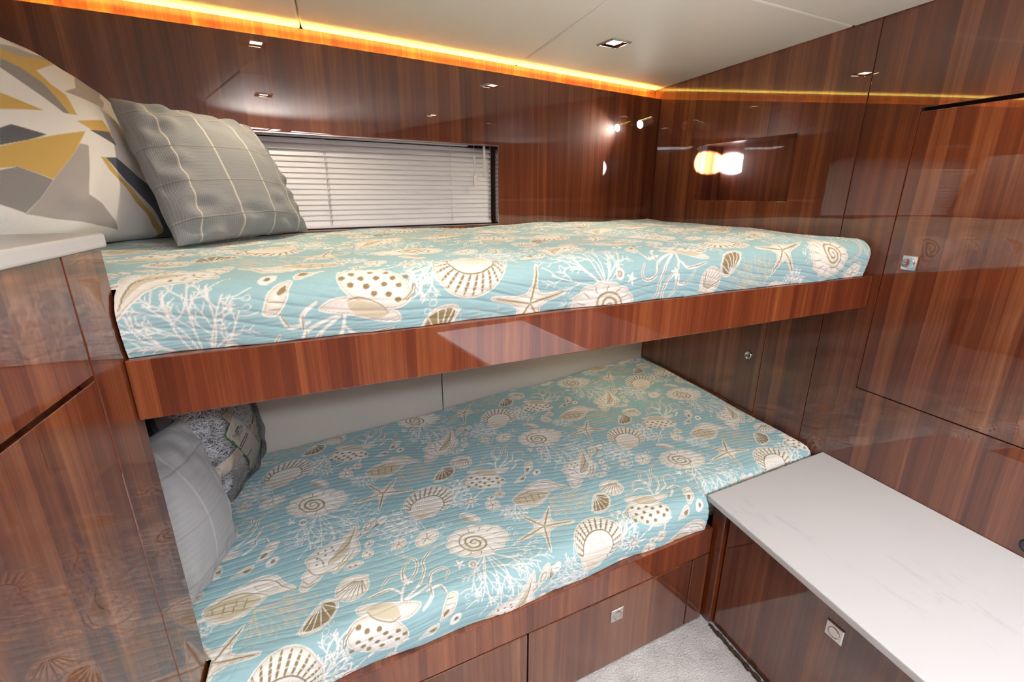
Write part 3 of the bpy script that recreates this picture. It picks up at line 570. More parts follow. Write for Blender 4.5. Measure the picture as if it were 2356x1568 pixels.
# ================================================================== seashell quilts
PRINT_TEXT = """CW3.2 277,983 409,913 414,960 369,900 321,849 289,832 262,835 238,853 216,882 235,922 346,870 k3
CW3.0 546,845 481,900 457,865 447,834 457,811 478,798 512,794 538,810 488,879 k3
CW4.2 669,920 687,993 707,998 720,977 723,956 717,932 700,901 682,887 666,887 676,962 k3
CG2.6 529,1134 639,1090 636,1123 638,1150 620,1067 590,1058 552,1047 529,1068 523,1097 601,1113 k3
CW3.4 425,1141 374,1134 377,1111 389,1095 408,1084 433,1093 450,1111 393,1144 k2
CW2.6 945,1236 874,1362 860,1316 830,1278 829,1232 901,1301 998,1266 976,1225 k2
LW8.0 845,1034 856,1076 889,1114 897,1153 876,1171 850,1191
LB2.6 856,1076 889,1114 897,1153 876,1171 850,1191
LW8.0 855,1040 892,1073 911,1116 913,1147 943,1180 979,1195
LB2.6 892,1073 911,1116 913,1147 943,1180 979,1195
LW8.0 860,1038 912,1066 926,1101 953,1111 968,1096 956,1072
LB2.6 912,1066 926,1101 953,1111 968,1096 956,1072
LW8.0 867,1082 858,1115 827,1116 802,1084
LB2.6 858,1115 827,1116 802,1084
LW8.0 846,1061 826,1078 791,1072 761,1063
LB2.6 826,1078 791,1072 761,1063
LW8.0 906,1049 939,1058 952,1032
LB2.6 939,1058 952,1032
LW8.0 891,1013 916,1036 917,1064
LB2.6 916,1036 917,1064
LW8.0 877,1088 857,1096 861,1134 881,1158
LB2.6 857,1096 861,1134 881,1158
FW 530,876 526,896 515,912 520,945 540,976 565,997 595,1008 624,1007 650,994 666,971 673,942 667,912 647,885 622,871 605,867 594,851 574,850 548,840 540,860
LB6.0 532,902 524,908 518,913
LB6.0 535,914 527,925 522,933
LB6.0 539,927 534,942 530,953
LB6.0 548,937 545,957 542,972
LB6.0 558,947 558,969 559,986
LB6.0 571,954 575,978 577,996
LB6.0 584,960 592,984 597,1002
LB6.0 599,961 609,984 616,1001
LB6.0 613,960 625,980 634,995
LB6.0 623,953 638,971 649,985
LB6.0 632,945 648,960 659,971
LB6.0 636,933 653,944 665,952
LB6.0 640,921 655,928 666,933
LB6.0 637,908 652,911 663,914
LB6.0 634,896 644,896 652,897
LB6.0 625,885 633,884 638,884
LB6.0 616,876 620,875 622,875
LW1.6 527,905 530,918 533,930 540,941 548,951 558,960 570,966 582,972 595,974 608,974 620,972 630,966 637,958 643,948 647,936 649,925 647,913 643,901 636,891 627,883 618,875
LW1.6 524,909 526,922 530,936 538,949 547,961 558,970 571,977 585,983 599,985 612,985 625,981 636,975 644,965 651,954 654,941 656,928 653,915 648,902 641,891 630,883 620,875
LW1.6 520,911 523,927 527,942 536,956 546,969 559,980 573,987 588,993 602,995 617,995 630,990 643,983 651,972 658,960 661,945 662,931 660,916 653,903 645,891 633,882 621,875
LB4.2 534,900 540,923 557,942 582,955 610,956 629,942 636,919 632,895 615,876
LG1.7 554,852 535,897
LG1.7 554,852 537,905
LG1.7 554,852 540,914
LG1.7 554,852 544,922
LG1.7 554,852 551,929
LG1.7 554,852 557,936
LG1.7 554,852 566,941
LG1.7 554,852 576,946
LG1.7 554,852 586,948
LG1.7 554,852 596,948
LG1.7 554,852 606,949
LG1.7 554,852 613,944
LG1.7 554,852 620,938
LG1.7 554,852 625,931
LG1.7 554,852 628,923
LG1.7 554,852 631,915
LG1.7 554,852 629,906
LG1.7 554,852 628,897
LG1.7 554,852 624,889
LG1.7 554,852 618,882
LG1.7 554,852 612,874
LG2.0 528,877 547,873 555,851 580,861 596,852
FW 506,1091 515,1098 513,1085 498,1032 552,1016 557,1009 547,1004 476,998 451,936 445,928 443,936 446,996 379,990 373,993 379,1001 440,1030 420,1080 419,1091 428,1090 464,1051
LG7.0 466,1021 490,1058 508,1086
LB3.2 466,1021 490,1058 509,1088
LG7.0 466,1021 511,1015 543,1011
LB3.2 466,1021 511,1015 546,1010
LG7.0 466,1021 455,973 448,941
LB3.2 466,1021 455,973 447,939
LG7.0 466,1021 418,1007 386,997
LB3.2 466,1021 418,1007 383,996
LG7.0 466,1021 443,1055 427,1080
LB3.2 466,1021 443,1055 425,1082
FW 354,1026 357,1019 357,1013 354,1007 347,1002 339,999 337,992 333,986 326,982 318,981 309,980 303,975 296,971 288,970 279,972 271,973 263,970 255,970 247,972 241,976 234,979 225,980 218,982 212,987 209,993 205,997 198,1001 192,1006 190,1012 192,1018 191,1024 186,1030 185,1036 187,1042 193,1047 195,1053 194,1060 197,1066 204,1071 212,1074 217,1079 222,1085 229,1089 237,1091 247,1090 255,1094 263,1098 272,1099 281,1097 289,1093 298,1093 307,1094 316,1092 322,1087 326,1080 335,1078 343,1075 349,1070 351,1063 350,1055 356,1051 361,1045 362,1039 359,1032
LB2.2 322,1028 335,1025 347,1022
LB2.2 313,1011 322,1004 330,998
LB2.2 295,999 299,991 302,982
LB2.2 272,995 270,986 267,978
LB2.2 250,999 242,991 234,985
LB2.2 232,1009 220,1005 209,1002
LB2.2 223,1025 210,1025 198,1026
LB2.2 225,1042 213,1047 203,1052
LB2.2 237,1058 230,1066 224,1074
LB2.2 259,1067 258,1077 258,1087
LB2.2 283,1068 289,1077 295,1086
LB2.2 305,1060 316,1066 327,1072
LB2.2 319,1045 333,1047 346,1049
LG9.0 252,1029 252,1032 255,1035 258,1037 263,1038 268,1037 272,1033 276,1028 277,1023 276,1017 272,1012 267,1009 260,1008 252,1010 245,1015 240,1022 238,1030 239,1038 243,1046 251,1051 261,1052 272,1050 281,1044 289,1034 292,1023 291,1012 285,1003 275,997 263,995 250,997 238,1004 229,1014 223,1027 223,1041 229,1054 240,1063 255,1067 272,1065
LB3.6 264,1025 264,1024 263,1023 262,1022 260,1021 257,1022 255,1023 253,1026 252,1029 252,1032 255,1035 258,1037 263,1038 268,1037 272,1033 276,1028 277,1023 276,1017 272,1012 267,1009 260,1008 252,1010 245,1015 240,1022 238,1030 239,1038 243,1046 251,1051 261,1052 272,1050 281,1044 289,1034 292,1023 291,1012 285,1003 275,997 263,995 250,997 238,1004 229,1014 223,1027 223,1041 229,1054 240,1063 255,1067 272,1065
FW 762,1356 765,1332 760,1294 765,1261 762,1234 736,1209 703,1173 691,1187 676,1183 655,1157 630,1146 619,1160 625,1182 622,1198 636,1220 628,1242 633,1259 661,1281 685,1291 709,1300 736,1326
FG 753,1330 742,1288 734,1249 709,1220 687,1215 703,1255 730,1297
LB3.0 754,1336 739,1287 718,1255 689,1227 686,1213
LB2.4 627,1181 641,1168 667,1179
LB2.4 624,1168 636,1157 656,1163
LB2.4 636,1220 649,1195 675,1184
LB2.4 632,1248 653,1251 669,1235 675,1210
LB2.4 737,1243 715,1208 696,1192
LB2.4 750,1249 730,1213 703,1186
FB 662,1264 661,1263 660,1262 659,1262 658,1262 657,1262 657,1263 656,1264 656,1265 657,1266 657,1267 658,1268 659,1269 660,1269 661,1268 662,1268 662,1267 662,1266
FB 680,1269 679,1268 679,1267 677,1266 676,1266 675,1267 675,1267 674,1268 674,1270 675,1271 676,1272 676,1273 678,1273 679,1273 680,1273 680,1272 681,1271 681,1270
FB 696,1274 695,1273 694,1272 693,1272 692,1272 691,1272 690,1273 690,1274 690,1275 690,1276 691,1277 692,1278 693,1279 694,1279 695,1278 696,1278 696,1277 696,1276
FB 661,1243 660,1242 659,1241 658,1241 657,1241 656,1241 656,1242 655,1243 655,1244 656,1245 656,1246 657,1247 658,1247 659,1247 660,1247 661,1246 661,1245 661,1244
FB 680,1250 680,1249 679,1248 677,1248 676,1248 675,1248 675,1249 674,1250 675,1251 675,1252 676,1253 677,1254 678,1254 679,1254 680,1254 680,1253 681,1252 681,1251
FB 699,1262 698,1261 697,1260 696,1260 695,1260 694,1260 694,1261 693,1262 693,1263 694,1264 694,1265 695,1266 697,1266 698,1266 699,1266 699,1265 700,1264 700,1263
FB 660,1222 659,1221 658,1221 657,1220 656,1220 655,1220 655,1221 654,1222 654,1223 655,1224 655,1225 656,1226 657,1226 658,1226 659,1226 660,1225 660,1225 660,1223
FB 675,1222 674,1221 674,1220 673,1220 671,1220 671,1220 670,1221 670,1222 670,1223 670,1224 671,1225 672,1226 673,1226 674,1226 675,1226 675,1225 676,1224 676,1223
FW 418,1163 442,1188 471,1206 502,1226 535,1235 567,1225 584,1197 605,1180 612,1165 587,1166 561,1167 540,1151 520,1131 495,1114 472,1110 445,1124 428,1137
FG 427,1162 458,1187 489,1194 523,1178 538,1161 510,1137 476,1121 448,1133 431,1144
LB2.6 421,1163 457,1183 494,1191 529,1180 552,1167
LB2.6 422,1158 456,1167 495,1167 537,1159
LB2.6 426,1146 458,1145 491,1144 521,1142
LB2.6 491,1213 523,1221 560,1210 583,1183 610,1165
LB2.6 438,1163 442,1144
LB2.6 464,1173 461,1137
LB2.6 487,1174 481,1132
LB2.6 508,1172 503,1138
FW 513,1210 547,1207 577,1182 556,1175 526,1186
FW 746,1050 783,1051 830,1039 889,1029 868,1008 828,1003 783,1024 751,1029
FW 847,949 834,939 815,934 793,934 771,939 750,949 734,963 724,979 721,995 726,1009 739,1020 758,1026 781,1026 804,1021 826,1010 843,995 852,979 854,963
FG 770,1036 797,1044 831,1032 838,1012 809,1010 781,1021
LB2.4 768,1033 783,1016 817,1004 840,1011
FB 754,1006 752,1004 750,1003 748,1003 746,1003 744,1003 743,1005 742,1006 742,1008 743,1010 745,1011 746,1012 749,1013 751,1013 752,1012 754,1011 754,1009 754,1008
FB 750,978 748,977 746,976 744,975 742,976 741,976 739,977 739,979 739,980 739,982 741,984 743,985 745,985 747,985 748,984 750,983 750,982 750,980
FB 770,996 769,994 767,993 765,993 763,993 761,993 760,994 759,996 759,998 760,999 761,1001 763,1002 765,1003 767,1003 769,1002 770,1001 771,999 771,997
FB 759,963 758,962 756,961 754,960 752,960 750,961 749,962 748,963 748,965 749,967 750,968 752,969 754,970 756,970 758,969 759,968 760,966 760,965
FB 776,977 774,976 773,975 771,974 769,974 767,975 765,976 765,977 765,979 766,981 767,982 769,983 771,984 773,984 775,983 776,982 777,980 777,979
FB 796,995 795,993 793,992 790,992 788,992 787,992 785,994 785,995 785,997 786,999 787,1000 789,1001 791,1002 793,1002 795,1001 796,1000 797,998 797,997
FB 789,964 787,963 786,962 784,961 782,961 780,962 778,963 778,965 778,966 779,968 780,969 782,970 784,971 786,971 788,970 789,969 790,968 790,966
FB 809,982 807,980 805,979 803,979 801,979 799,979 798,981 797,982 797,984 798,986 800,987 802,988 804,989 806,989 808,988 809,987 810,985 809,984
FB 798,949 797,948 795,947 793,946 791,946 789,947 788,948 787,949 787,951 788,953 789,954 791,955 793,956 795,955 797,955 798,954 799,952 799,951
FB 817,966 815,965 813,964 811,963 809,964 808,964 806,965 806,967 806,968 807,970 808,972 810,973 812,973 814,973 816,972 817,971 818,970 818,968
FB 836,980 835,979 833,978 830,977 828,977 827,978 825,979 825,981 825,982 826,984 827,986 829,987 831,987 833,987 835,986 836,985 837,984 837,982
FB 833,957 832,955 830,954 827,954 825,954 824,954 822,955 822,957 822,959 823,960 824,962 826,963 828,963 830,963 832,962 833,961 834,960 834,958
FB 850,967 848,965 846,964 844,964 842,964 840,965 839,966 839,967 839,969 840,971 841,972 843,973 845,974 847,974 849,973 850,972 851,970 851,969
FB 734,960 733,959 731,958 729,957 727,957 725,958 724,959 724,960 724,962 724,964 726,965 727,966 729,967 731,967 733,966 734,965 735,963 735,962
FB 770,950 768,948 767,947 765,947 763,947 761,947 760,949 759,950 759,952 760,953 761,955 763,956 765,956 767,956 769,955 770,954 771,953 770,951
LB2.0 734,1009 717,994 713,976
LB2.0 741,1010 722,992 716,969
LW5.0 838,975 837,951 853,949
LW5.0 786,945 762,927 782,943
LW5.0 828,946 820,918
FW 772,1090 762,1081 749,1075 736,1073 723,1077 712,1084 704,1094 700,1107 702,1121 707,1133 717,1144 730,1150 744,1152 758,1149 769,1141 777,1130 780,1116 778,1103
LB2.2 762,1138 701,1110
LB2.2 762,1138 704,1120
LB2.2 762,1138 701,1108
LB2.2 762,1138 703,1097
LB2.2 762,1138 710,1088
LB2.2 762,1138 721,1081
LB2.2 762,1138 735,1079
LB2.2 762,1138 749,1081
LB2.2 762,1138 761,1087
LB2.2 762,1138 770,1096
LB2.2 762,1138 763,1088
FW 748,1147 780,1141 768,1128 744,1134
FW 669,1099 698,1098 710,1075 695,1044 672,1025 641,1019 626,1029 641,1063
FB 670,1092 693,1091 703,1073 691,1047 672,1033 646,1028 635,1035 647,1063
LW2.6 670,1093 710,1067
LW2.6 670,1093 692,1046
LW2.6 670,1093 672,1031
LW2.6 670,1093 653,1023
LW2.6 670,1093 635,1022
LW2.6 670,1093 622,1029
FW 304,1111 300,1106 293,1104 284,1106 275,1110 265,1117 258,1126 252,1135 249,1144 250,1152 255,1157 262,1159 270,1158 280,1153 290,1146 298,1137 303,1127 305,1118
LB2.6 280,1131 278,1131 276,1131 274,1132 272,1134 269,1136 267,1138 266,1140 265,1142 264,1144
LB2.6 286,1124 283,1123 280,1124 276,1125 272,1128 268,1131 265,1134 262,1138 261,1142 260,1145
LB2.6 291,1117 288,1116 283,1116 277,1118 272,1121 266,1126 262,1131 259,1136 257,1142 256,1146
LB2.6 297,1110 292,1108 286,1108 279,1111 272,1115 265,1121 259,1127 255,1134 253,1141 252,1147
FW 794,884 790,881 786,878 781,877 776,877 772,878 769,881 768,885 768,889 770,893 774,896 779,899 784,900 789,900 793,899 796,896 797,892 796,888
LG1.5 792,885 789,882 785,880 781,879 777,879 774,880 771,882 770,885 770,889 772,892 775,895 779,897 783,898 787,898 791,897 794,895 795,892 794,888 792,885
LB2.4 782,888 787,883
LB2.4 782,888 776,882
LB2.4 782,888 774,889
LB2.4 782,888 783,896
LB2.4 782,888 791,892
FW 380,1158 376,1149 369,1143 362,1140 354,1139 346,1142 340,1148 336,1155 335,1164 336,1173 340,1182 346,1188 354,1192 362,1192 370,1190 376,1184 380,1176 381,1167
LG1.5 377,1159 373,1152 368,1147 362,1144 355,1144 348,1146 343,1151 339,1157 338,1165 339,1172 343,1179 348,1185 354,1188 361,1188 368,1186 373,1181 377,1174 378,1166 377,1159
LB2.4 358,1165 368,1155
LB2.4 358,1165 352,1150
LB2.4 358,1165 344,1167
LB2.4 358,1165 355,1182
LB2.4 358,1165 371,1174
FW 411,1204 408,1198 403,1194 398,1191 392,1191 387,1193 383,1197 380,1202 379,1209 380,1215 383,1221 388,1226 393,1229 399,1229 404,1227 409,1223 411,1217 412,1211
LG1.5 409,1205 406,1200 402,1196 398,1194 393,1194 388,1196 385,1199 382,1204 382,1209 382,1214 385,1219 389,1223 393,1225 398,1226 403,1224 407,1221 409,1216 410,1210 409,1205
LB2.4 396,1210 403,1202
LB2.4 396,1210 391,1199
LB2.4 396,1210 386,1210
LB2.4 396,1210 394,1221
LB2.4 396,1210 405,1216
FW 964,1216 954,1206 943,1198 932,1194 921,1193 912,1196 906,1203 904,1212 906,1223 911,1235 920,1245 931,1253 944,1258 955,1259 964,1255 970,1248 972,1238 970,1227
LG1.5 960,1217 952,1209 943,1202 933,1199 924,1198 916,1201 911,1207 909,1214 910,1224 915,1233 922,1242 932,1249 942,1252 952,1253 960,1250 965,1244 967,1236 965,1227 960,1217
LB2.4 937,1225 947,1212
LB2.4 937,1225 923,1206
LB2.4 937,1225 919,1226
LB2.4 937,1225 941,1245
LB2.4 937,1225 959,1236
FW 878,1220 873,1214 867,1209 860,1206 853,1206 848,1208 844,1212 842,1218 843,1224 847,1231 852,1238 858,1243 865,1245 872,1246 878,1244 881,1240 883,1234 882,1227
LG1.5 876,1221 872,1215 866,1212 860,1209 855,1209 850,1211 847,1214 845,1219 846,1225 849,1231 853,1236 859,1240 865,1242 870,1242 875,1241 878,1237 880,1232 879,1226 876,1221
LB2.4 862,1226 868,1218
LB2.4 862,1226 854,1214
LB2.4 862,1226 851,1226
LB2.4 862,1226 864,1238
LB2.4 862,1226 875,1232
FW 799,1252 795,1247 791,1244 786,1242 781,1241 777,1243 775,1246 773,1250 774,1255 776,1260 779,1265 784,1269 789,1271 794,1271 798,1270 800,1266 802,1262 801,1257
LG1.5 797,1253 794,1249 790,1246 786,1244 782,1244 779,1245 776,1248 775,1251 776,1255 777,1260 780,1264 784,1267 788,1268 792,1269 796,1267 798,1265 799,1261 799,1257 797,1253
LB2.4 787,1256 792,1250
LB2.4 787,1256 782,1247
LB2.4 787,1256 779,1257
LB2.4 787,1256 788,1265
LB2.4 787,1256 796,1261
LW4.5 715,892 737,908 757,927
LW4.5 715,892 738,895 758,900
LW4.5 715,892 729,878 738,867
LW4.5 715,892 717,875 714,860
LW4.5 715,892 704,872 690,854
LW4.5 715,892 698,882 677,874
LW4.5 715,892 704,896 690,901
LW4.5 715,892 722,910 726,930
FW 730,887 725,882 720,879 714,877 709,878 704,879 700,883 698,887 699,892 701,897 705,901 710,904 716,906 722,906 727,904 731,901 733,896 732,891
LB2.0 724,889 722,886 719,885 715,884 712,884 709,885 707,887 705,889 705,892 707,895 709,897 712,899 715,900 719,899 722,898 724,896 725,894 725,891 724,889
LW6.0 205,962 216,954
LW6.0 205,962 201,948
LW6.0 205,962 192,962
LW6.0 205,962 200,977
LW6.0 205,962 215,971
FW 248,948 246,943 243,940 240,938 236,938 232,939 229,942 226,946 226,951 226,956 228,960 231,964 235,966 239,966 243,965 246,962 248,957 249,953
LB2.2 239,951 239,950 238,950 237,949 236,949 235,950 234,951 234,953 235,954 236,955 238,956 239,956 241,954 242,952 242,950 241,948 239,946 237,946 234,946 233,948 232,951 232,954 233,957 235,959 238,960 241,959 243,956 245,953 244,949 243,945
FW 425,896 418,873 404,849 384,833 376,837 383,853 399,869 411,888
LB2.6 422,891 406,869 393,859 388,844 379,839
FB 416,886 414,872 403,861 404,872
FW 437,896 456,893 455,878 440,864 428,857 429,875
LB2.0 428,859 435,890
LB2.0 428,859 441,890
LB2.0 428,859 446,890
LB2.0 428,859 451,886
LB2.0 428,859 455,883
FW 957,1037 978,1034 973,1015 963,991 939,972 926,973 933,993 937,1010
FB 948,1001 952,995 938,982 938,992
LB2.0 949,1024 967,1025
LB2.0 943,1012 966,1012
FW 970,950 965,948 960,947 955,948 952,952 951,956 952,962 954,968 958,973 963,977 968,980 973,980 977,979 980,976 982,971 981,965 979,959 975,954
FB 969,960 967,959 965,959 964,959 963,961 962,962 962,964 963,966 964,968 966,970 968,971 970,971 971,970 972,969 973,967 973,965 972,963 970,961
FW 873,936 900,962 922,971 925,957 911,939 892,938
FB 900,953 919,959 910,945
FW 803,1329 797,1319 790,1312 783,1307 777,1305 773,1306 771,1311 771,1318 774,1328 778,1338 784,1348 791,1356 799,1361 805,1363 809,1362 811,1357 811,1349 808,1339
LB2.4 794,1327 791,1323 788,1319 785,1317 782,1316 780,1317 780,1319 780,1322 781,1327 783,1331 786,1336 789,1339 792,1342 795,1343 797,1342 798,1340 797,1337 796,1332 794,1327
FW 841,1341 837,1336 833,1332 828,1330 823,1329 819,1331 817,1334 816,1338 816,1343 819,1349 822,1353 827,1357 832,1360 836,1360 840,1359 843,1356 844,1351 843,1346
LB2.0 821,1345 838,1344
FW 818,1299 816,1296 813,1293 807,1290 801,1287 795,1285 789,1284 785,1284 783,1286 782,1288 784,1291 788,1294 793,1297 799,1300 806,1302 811,1303 816,1303 818,1302
FW 792,1207 787,1203 782,1201 777,1200 772,1202 769,1206 767,1212 767,1218 768,1224 771,1229 776,1234 781,1236 786,1236 791,1234 794,1230 796,1224 797,1218 795,1212
FB 781,1221 781,1220 780,1220 779,1219 778,1219 777,1220 776,1220 776,1221 776,1222 776,1223 777,1224 778,1225 779,1225 780,1225 781,1225 782,1224 782,1223 782,1222
FB 788,1213 788,1212 787,1212 786,1211 785,1211 784,1212 783,1212 783,1213 783,1214 783,1215 784,1216 785,1217 786,1217 787,1217 788,1217 789,1216 789,1215 789,1214
FW 769,1187 766,1182 760,1178 753,1175 744,1173 736,1172 729,1173 723,1176 721,1179 721,1184 724,1188 730,1193 737,1196 746,1198 754,1199 762,1198 767,1195 770,1191
FB 740,1184 739,1183 738,1183 737,1182 736,1182 735,1183 734,1184 733,1184 733,1185 734,1186 734,1187 735,1188 736,1188 738,1188 739,1188 740,1187 740,1186 740,1185
FB 753,1185 753,1185 752,1184 750,1184 749,1184 748,1184 747,1185 747,1186 747,1187 747,1188 748,1189 749,1189 750,1189 751,1189 752,1189 753,1188 754,1187 754,1186
LW1.5 379,1046 378,1044 376,1042 374,1042 371,1041 369,1042 367,1044 366,1046 366,1048 366,1051 368,1053 369,1055 372,1056 374,1056 376,1055 378,1053 379,1051 379,1049 379,1046
LW1.5 388,1027 387,1025 386,1024 384,1024 382,1024 381,1024 380,1025 379,1027 379,1028 379,1030 380,1032 381,1033 383,1034 384,1034 386,1033 387,1032 388,1030 388,1029 388,1027
LW1.5 365,1025 364,1024 363,1023 362,1022 360,1022 359,1023 358,1024 357,1025 357,1026 357,1028 358,1029 359,1030 360,1031 362,1031 363,1031 364,1030 365,1028 365,1027 365,1025
LW1.5 698,1030 697,1028 695,1027 693,1026 691,1026 689,1027 688,1028 687,1030 687,1032 688,1034 689,1036 691,1037 694,1038 696,1038 697,1037 699,1036 699,1034 699,1032 698,1030
LW1.5 687,1013 686,1011 683,1009 681,1009 678,1008 676,1009 675,1011 674,1013 674,1015 675,1017 677,1020 679,1021 682,1022 684,1022 686,1021 688,1020 689,1018 688,1016 687,1013
LW1.5 690,998 688,996 686,994 684,994 682,993 680,994 678,996 678,997 678,999 679,1002 680,1004 682,1005 685,1006 687,1006 689,1005 690,1004 691,1002 691,1000 690,998
LW1.5 1003,1019 1002,1017 1000,1016 998,1015 996,1015 994,1016 993,1017 993,1018 993,1020 994,1022 996,1023 998,1025 1000,1025 1002,1025 1004,1025 1005,1024 1005,1022 1005,1020 1003,1019
LW1.5 1003,1003 1001,1001 999,1000 997,999 995,999 994,1000 993,1001 992,1002 993,1004 994,1006 996,1008 998,1009 1000,1009 1002,1009 1003,1009 1004,1008 1005,1006 1004,1004 1003,1003
LW1.5 745,1491 743,1489 741,1487 739,1485 736,1485 735,1486 733,1487 733,1490 733,1492 734,1495 735,1498 738,1500 740,1502 742,1502 744,1501 746,1500 746,1497 746,1494 745,1491
LW1.5 762,1477 761,1474 759,1472 757,1471 755,1471 753,1472 752,1473 751,1475 751,1478 752,1480 754,1483 756,1484 758,1486 760,1486 762,1485 763,1484 763,1482 763,1479 762,1477
LW1.5 744,1464 743,1462 741,1460 740,1460 738,1459 737,1460 736,1461 736,1462 736,1464 736,1466 737,1468 739,1469 740,1470 742,1470 743,1470 744,1469 744,1467 744,1465 744,1464"""
LA=np.array((.417,-.312)); LB=np.array((.378,.457))
def smooth_line(P,closed=False,n=5):
    P=np.asarray(P,float)
    if len(P)<3: return P
    Q=[]; N=len(P)
    for i in range(N if closed else N-1):
        p0=P[(i-1)%N] if (closed or i>0) else P[i]; p1=P[i]; p2=P[(i+1)%N]
        p3=P[(i+2)%N] if (closed or i+2<N) else p2
        for k in range(n):
            t=k/n
            Q.append(.5*((2*p1)+(p2-p0)*t+(2*p0-5*p1+4*p2-p3)*t*t+(3*p1-p0-3*p2+p3)*t**3))
    if not closed: Q.append(P[-1])
    return np.array(Q)
def make_tile(text,NA=640,NB=720):
    col={'W':(.79,.775,.735),'B':(.27,.205,.105),'G':(.60,.535,.40)}
    img=np.empty((NA,NB,3)); img[:]=(.310,.490,.525)
    M=np.linalg.inv(np.stack([LA,LB],1))
    aa=.0009
    def region(pts,pad):
        pts=np.asarray(pts); lo=pts.min(0)-pad; hi=pts.max(0)+pad
        c=np.array([(lo[0],lo[1]),(lo[0],hi[1]),(hi[0],lo[1]),(hi[0],hi[1])])@M.T
        i0,i1=int(np.floor(c[:,0].min()*NA)),int(np.ceil(c[:,0].max()*NA))
        j0,j1=int(np.floor(c[:,1].min()*NB)),int(np.ceil(c[:,1].max()*NB))
        I=np.arange(i0,i1+1);J=np.arange(j0,j1+1)
        X=(I[:,None]/NA)*LA[0]+(J[None]/NB)*LB[0]; Y=(I[:,None]/NA)*LA[1]+(J[None]/NB)*LB[1]
        return I%NA,J%NB,X,Y
    def put(I,J,m,c,op=1):
        ix=np.ix_(I,J); m=np.clip(m,0,1)[...,None]*op
        img[ix]=img[ix]*(1-m)+np.array(col[c])*m
    def seg(X,Y,a,b):
        d=b-a; L2=max(d@d,1e-12); t=np.clip(((X-a[0])*d[0]+(Y-a[1])*d[1])/L2,0,1)
        return np.hypot(X-a[0]-t*d[0],Y-a[1]-t*d[1]),t
    def stroke(c,w,P,taper=True):
        P=smooth_line(P); n=len(P)-1
        I,J,X,Y=region(P,w)
        m=np.full(X.shape,-1.)
        for k in range(n):
            d,t=seg(X,Y,P[k],P[k+1]); s=(k+t)/n
            ww=w*.5*((.35+.65*np.sin(np.pi*np.clip(.12+.8*s,0,1))) if taper else 1)
            m=np.maximum(m,(ww-d)/aa+.5)
        put(I,J,m,c)
    def fill(c,P,edge=True):
        P=smooth_line(P,True,3)
        I,J,X,Y=region(P,.003)
        ins=np.zeros(X.shape,bool); dm=np.full(X.shape,9.)
        for k in range(len(P)):
            a,b=P[k],P[(k+1)%len(P)]
            d,_=seg(X,Y,a,b); dm=np.minimum(dm,d)
            cr=((a[1]>Y)!=(b[1]>Y)); dy=b[1]-a[1] if abs(b[1]-a[1])>1e-12 else 1e-12
            ins^=cr&(X<(b[0]-a[0])*(Y-a[1])/dy+a[0])
        s=np.where(ins,dm,-dm)
        put(I,J,s/aa+.5,c)
        if edge and c=='W' and (P.max(0)-P.min(0)).max()>.035:   # thin printed contour inside the white margin
            put(I,J,np.where(s>.003,1-(s-.003)/.013,0),'G',.55)
            put(I,J,1.2-np.abs(s-.0034)/.0007,'B',.75)
    rnd=random.Random(4)
    def branch(c,w,a,ang,ln,k):
        b=a+ln*np.array((np.cos(ang),np.sin(ang))); mid=(a+b)/2+rnd.uniform(-.12,.12)*ln*np.array((-np.sin(ang),np.cos(ang)))
        stroke(c,w,[a,mid,b],False)
        if k>0:
            for f in ((.45,1),(.62,-1),(.8,1),(.93,-1)):
                p=a+(b-a)*f[0]+ (mid-(a+b)/2)*(1-abs(2*f[0]-1))
                branch(c,w*.82,p,ang+f[1]*rnd.uniform(.45,.85),ln*rnd.uniform(.26,.4),k-1 if f[0]<.9 else 0)
    for ln in text.strip().splitlines():
        tok=ln.split(); kind,c=tok[0][0],tok[0][1]
        if kind=='C':
            w=float(tok[0][2:])/1000; k=int(tok[-1][1:]); pts=np.array([[float(v) for v in t.split(',')] for t in tok[1:-1]])/1000
            for tip in pts[1:]:
                d=tip-pts[0]; branch(c,w*.8,pts[0],np.arctan2(d[1],d[0]),np.hypot(*d),min(k,2))
        else:
            pts=np.array([[float(v) for v in t.split(',')] for t in tok[1:]])/1000
            if kind=='F': fill(c,pts)
            else: stroke(c,float(tok[0][2:])/1000,pts)
    return img
def sample_tile(img,X,Y):
    M=np.linalg.inv(np.stack([LA,LB],1)); NA,NB=img.shape[:2]
    a=(M[0,0]*X+M[0,1]*Y)%1*NA; b=(M[1,0]*X+M[1,1]*Y)%1*NB
    i=np.floor(a).astype(int);j=np.floor(b).astype(int);fa=(a-i)[...,None];fb=(b-j)[...,None]
    i%=NA;j%=NB;i2=(i+1)%NA;j2=(j+1)%NB
    return (img[i,j]*(1-fa)+img[i2,j]*fa)*(1-fb)+(img[i,j2]*(1-fa)+img[i2,j2]*fa)*fb

TILE = make_tile(PRINT_TEXT)

